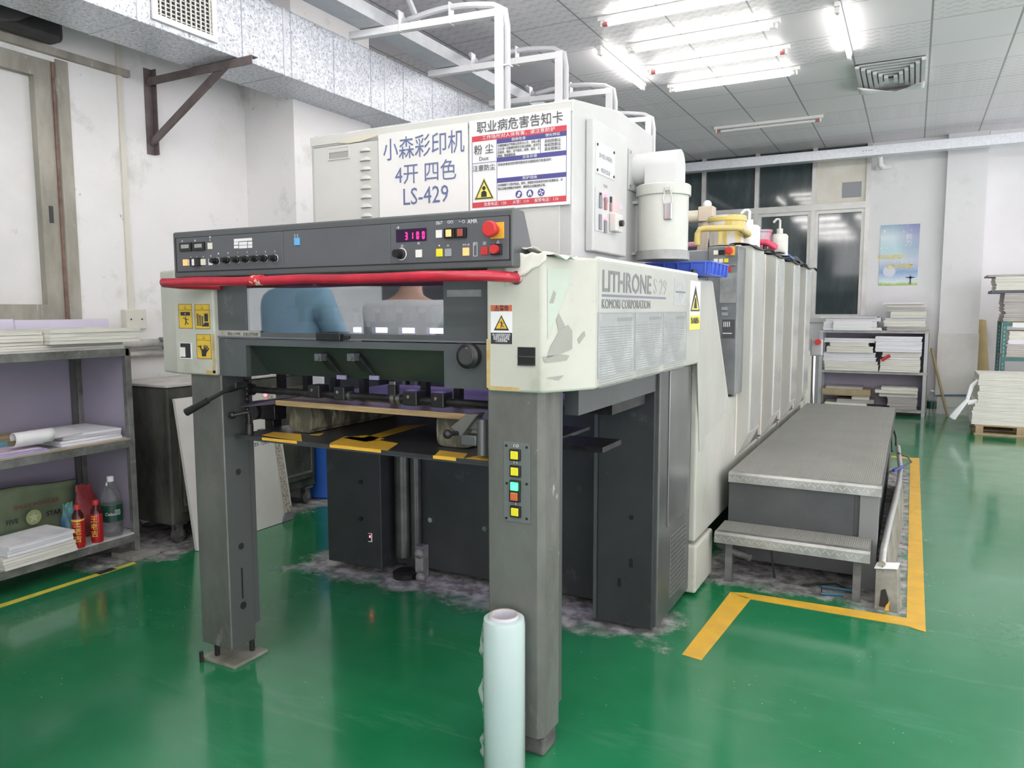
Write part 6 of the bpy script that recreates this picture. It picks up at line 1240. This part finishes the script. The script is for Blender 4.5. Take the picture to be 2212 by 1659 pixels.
fb = thing('water_bottle', 'clear water bottle with dark label on the floor beside the far rack', 'bottle', (.255, 11.72, 0)); MB().lathe([(.055, 0), (.06, .02), (.06, .26), (.03, .31), (.02, .33)], (.275, 11.72, 0), 20).build('bottle_body', clear_pl, fb); MB().lathe([(.061, .10), (.061, .20)], (.275, 11.72, 0), 20).build('bottle_label', lab_green, fb); MB().lathe([(.022, .33), (.022, .35)], (.275, 11.72, 0), 14).build('bottle_cap', cap_white, fb)
bs = MB().tube([P(2012, 752, 1, 11.93), (P(2046, 899, 2, 0).x, P(2046, 899, 2, 0).y, .012)], .0165, 10).build('broom_stick', bamboo); tag(bs, 'wooden stick leaning against the square column', 'stick')
bl_ = MB().tube([(.29, 11.93, .255), (.46, 11.94, .27), (.70, 11.93, .285)], .011, 8).build('blue_hose', blue_stick); tag(bl_, 'blue hose running across the foot of the square column', 'hose')
tb = MB().tube([(P(2128, 812, 1, 11.9).x, 11.9, .04), (P(2113, 696, 1, 12.3).x, 12.3, 1.28)], .095, 24).build('cardboard_tube', M('tube_tan', (.40,.32,.14), .6, col2=(.34,.27,.12), scale=5)); tag(tb, 'tall tan cardboard tube leaning in the corner behind the column', 'tube')
# teal boltless rack at the right edge
gx, gy = .985, 11.1
gk = thing('boltless_rack', 'teal boltless rack with paper at the right edge behind the pallet', 'rack', (1.6, 11.4, 0))
for x in (gx, 2.4):
    for y in (gy, 11.75):
        po_ = MB().box(x, x+.045, y, y+.006, 0, 1.30).box(x, x+.006, y, y+.045, 0, 1.30).build('leg', teal, gk)
        hl = MB()
        for k in range(24): hl.box(x+.018, x+.026, y-.001, y, .06+.05*k, .085+.05*k)
        hl.build('post_slot', M('slot_pale', (.35,.42,.42)), po_)
for z in (.36, .86, 1.29): bx('shelf_beam', teal, gk, gx, 2.44, gy-.004, gy+.03, z-.05, z, .002); bx('shelf_board', tan, gk, gx+.01, 2.42, gy, 11.79, z-.004, z+.008)
bx('shelf_label', ink_white, gk, gx+.10, gx+.40, gy-.006, gy-.004, 1.225, 1.285); text('（纸）', (gx+.33, gy-.0065, 1.255), .05, 'F', ink_grey, gk)
G3 = 'paper stacks on the teal rack'; z = 1.303
for x0, h_, mt, lb_ in ((.99, .07, paper_g, 'lowest grey paper stack on top of the teal rack'), (1.0, .05, paper_g, 'second grey paper stack on top of the teal rack'), (.985, .09, paper_g, 'third grey paper stack on top of the teal rack'), (.98, .13, paper_g, 'thick fourth grey paper stack on top of the teal rack'), (.86, .035, paper_d, 'dark drooping sheet pile on the teal rack'), (.89, .085, paper, 'cream paper stack above the dark sheets on the teal rack'), (.88, .08, paper, 'upper cream paper stack on the teal rack'), (.80, .025, paper_g, 'thin overhanging sheet pile topmost on the teal rack')):
    ream(lb_, x0, 2.0, gy+.0, 11.7, z, z+h_, mt, G3, jit=.01); z += h_+.001
for x0, z0_, h_, mt, lb_ in ((1.04, .869, .15, paper_g, 'grey paper stack on the middle level of the teal rack'), (1.05, 1.02, .05, paper_w, 'white paper stack on the middle level of the teal rack'), (1.06, 1.071, .11, paper, 'cream paper stack upmost on the middle level of the teal rack'), (1.05, .369, .22, paper_g, 'grey paper stack on the low level of the teal rack'), (1.06, .59, .05, paper_w, 'white loose sheets on the low level of the teal rack')):
    ream(lb_, x0, 2.0, gy+.02, 11.7, z0_, z0_+h_, mt, G3)
# pallet with paper
pa_ = thing('wooden_pallet', 'pale wooden pallet under cream paper blocks at the right edge', 'pallet', (1.2, 10.6, 0))
for y in (10.19, 10.55, 10.9): bx('bottom_board', pallet_m, pa_, .687, 1.9, y, y+.09, 0, .018)
for y in (10.19, 10.55, 10.9):
    for x in (.70, 1.10, 1.5, 1.82): bx('pallet_block', pallet_m, pa_, x, x+.075, y, y+.09, .0185, .10)
for k in range(7): bx('deck_board', pallet_m, pa_, .687, 1.9, 10.19+.115*k, 10.29+.115*k, .1005, .118)
z = .1185; G4 = 'cream paper blocks on the pallet'
for i, (x0, h_) in enumerate(((.655, .085), (.655, .075), (.665, .045), (.68, .045), (.705, .09), (.70, .04), (.715, .07), (.70, .06), (.705, .06))):
    ream(f'{["lowest","second","third","fourth","fifth","sixth","seventh","eighth","topmost"][i]} cream paper block of the pile on the wooden pallet', x0, x0+1.15, 10.195, 10.97, z, z+h_, paper, G4, jit=.004); z += h_+.0008
ws = thing('plastic_strip', 'white plastic strapping hanging from the side of the paper pallet', 'strap', (.65, 10.3, .3))
MB().tube([(.70, 10.3, .62), (.64, 10.26, .56), (.60, 10.2, .40), (.50, 10.18, .25), (.46, 10.2, .18)], [.02, .025, .02, .035, .04], 6).build('strap_band', paper_top, ws); MB().tube([(.70, 10.25, .38), (.60, 10.22, .36)], .03, 6).build('strap_knot', paper_top, ws)

# ---------------------------------------------------------------- two workers at the left of the viewer, seen mirrored in the press window
def person(label, loc, rz, shirt, bend, tall=1):
    t = thing('person', label, 'person', (0, 0, 0), 'workers reflected in the press window')
    def skin_mesh(name, mat, pts, edges, parent, root=0, sub=2):
        me = bpy.data.meshes.new(name); me.from_pydata([p[:3] for p in pts], edges, []); me.update(); o = bpy.data.objects.new(name, me); C.objects.link(o); o.parent = parent
        me.materials.append(mat); o.modifiers.new('skin', 'SKIN'); sv = me.skin_vertices[0].data
        for i, p in enumerate(pts): sv[i].radius = (p[3], p[4] if len(p) > 4 else p[3]); sv[i].use_root = (i == root)
        s = o.modifiers.new('sub', 'SUBSURF'); s.levels = sub; s.render_levels = sub
        for m_ in o.modifiers:
            if m_.type == 'SKIN': m_.use_smooth_shade = True
        WO[o.name] = Vector((0, 0, 0)); return o
    c_, s_ = math.cos(bend), math.sin(bend)
    def up(x, y, h): return (x, y*c_-(h)*s_*-1*-1 if False else y-h*s_, .95+h*c_)       # the trunk leans towards -y
    B = []
    def V(x, y, z, r, r2=None): B.append((x, y, z, r, r2 or r)); return len(B)-1
    E = []
    pel = V(0, 0, .95, .15, .11); q = up(0, 0, .25); ch1 = V(*q, .15, .11); q = up(0, 0, .43); ch2 = V(*q, .17, .11); q = up(0, -.01, .52); nk = V(*q, .06); q = up(0, -.03, .60); hd0 = V(*q, .058); q = up(0, -.04, .70); hd1 = V(*q, .082, .095); q = up(0, -.045, .78); hd2 = V(*q, .075, .085)
    E += [(pel, ch1), (ch1, ch2), (ch2, nk), (nk, hd0), (hd0, hd1), (hd1, hd2)]
    arms = []
    for s in (-1, 1):
        q = up(s*.19, 0, .44); sh = V(*q, .062); q2 = (s*.25, q[1]-.10, q[2]-.26); el_ = V(*q2, .046); q3 = (s*.20, q2[1]-.22, q2[2]-.06); wr = V(*q3, .032, .026)
        E += [(ch2, sh), (sh, el_), (el_, wr)]; arms.append((s, q3))
        hp = V(s*.09, 0, .88, .095); kn = V(s*.10, -.02, .48, .062); an = V(s*.10, .02, .09, .042); to = V(s*.11, -.15, .04, .042, .03)
        E += [(pel, hp), (hp, kn), (kn, an), (an, to)]
        pm_ = V(q3[0], q3[1]-.07, q3[2]-.01, .036, .016); E.append((wr, pm_))
        for k, (dx, ln) in enumerate(((-.028, .060), (-.010, .070), (.010, .066), (.028, .052))):
            b0 = V(q3[0]+dx, q3[1]-.105, q3[2]-.014, .0095); b1 = V(q3[0]+dx*1.1, q3[1]-.105-ln*.55, q3[2]-.022, .0085); b2 = V(q3[0]+dx*1.1, q3[1]-.105-ln, q3[2]-.042, .0075); E += [(pm_, b0), (b0, b1), (b1, b2)]
        t0 = V(q3[0]-s*.035, q3[1]-.045, q3[2]-.012, .011); t1 = V(q3[0]-s*.052, q3[1]-.085, q3[2]-.022, .0095); E += [(pm_, t0), (t0, t1)]
    body = skin_mesh('body', skin, B, E, t, pel)
    S = []; SE = []
    def W(p, r, r2=None): S.append((*p, r, r2 or r)); return len(S)-1
    a0 = W((0, 0, .90), .185, .135); a1 = W(up(0, 0, .22), .19, .14); a2 = W(up(0, 0, .42), .205, .135); a3 = W(up(0, -.005, .49), .085, .08); SE += [(a0, a1), (a1, a2), (a2, a3)]
    for s in (-1, 1):
        q = up(s*.20, 0, .44); b0 = W(q, .085); b1 = W((s*.25, q[1]-.10, q[2]-.26), .065); b2 = W((s*.215, q[1]-.26, q[2]-.30), .052); SE += [(a2, b0), (b0, b1), (b1, b2)]
    skin_mesh('shirt', shirt, S, SE, t)
    T = [(0, 0, .93, .18, .13)]; TE = []
    for s in (-1, 1):
        n_ = len(T); T += [(s*.095, 0, .84, .115), (s*.10, -.02, .48, .085), (s*.10, .015, .10, .07)]; TE += [(0, n_), (n_, n_+1), (n_+1, n_+2)]
        MB().tube([(s*.11, .06, .045), (s*.11, -.04, .05), (s*.115, -.19, .035)], [.04, .05, .036], 12).build('shoe', black, t)
    skin_mesh('trousers', trouser, T, TE, t)
    hc = Vector(up(0, -.04, .745)); h_ = MB()
    def hr(u, v):
        a, b = 2*math.pi*u, math.pi*.62*v; return (hc.x+.092*math.sin(b)*math.cos(a), hc.y+.018+.105*math.sin(b)*math.sin(a), hc.z+.028+.105*math.cos(b))
    h_.grid(hr, 20, 10).build('hair', hair, t, solid=.008)
    f = Vector(up(0, -.135, .70)); MB().hexa([(f.x-.014, f.y+.01, f.z-.02), (f.x+.014, f.y+.01, f.z-.02), (f.x+.008, f.y+.03, f.z-.02), (f.x-.008, f.y+.03, f.z-.02)], [(f.x-.006, f.y+.015, f.z+.025), (f.x+.006, f.y+.015, f.z+.025), (f.x+.006, f.y+.03, f.z+.025), (f.x-.006, f.y+.03, f.z+.025)]).build('nose', skin, t, .004)
    for s in (-1, 1):
        MB().ball((f.x+s*.032, f.y+.022, f.z+.028), .012, 10).build('eye', ink_white, t); MB().ball((f.x+s*.082, f.y+.11, f.z+.005), .022, 10).build('ear', skin, t)
    bx('mouth', M('lip', (.35,.14,.12), .5), t, f.x-.022, f.x+.022, f.y+.012, f.y+.022, f.z-.048, f.z-.040, .003)
    t.location = loc; t.rotation_euler = (0, 0, rz); t.scale = (1, 1, tall); return t
PB, PW = P(606, 660, 1, 2*2.078-.95), P(872, 660, 1, 2*2.078-.90)
person('person in a pale blue shirt bending over with back to the press', (PB.x, .95, 0), .1, shirt_blue, .30, 1.10)
person('person in a white shirt standing with back to the press', (PW.x, .90, 0), -.15, shirt_white, .12, 1.04)
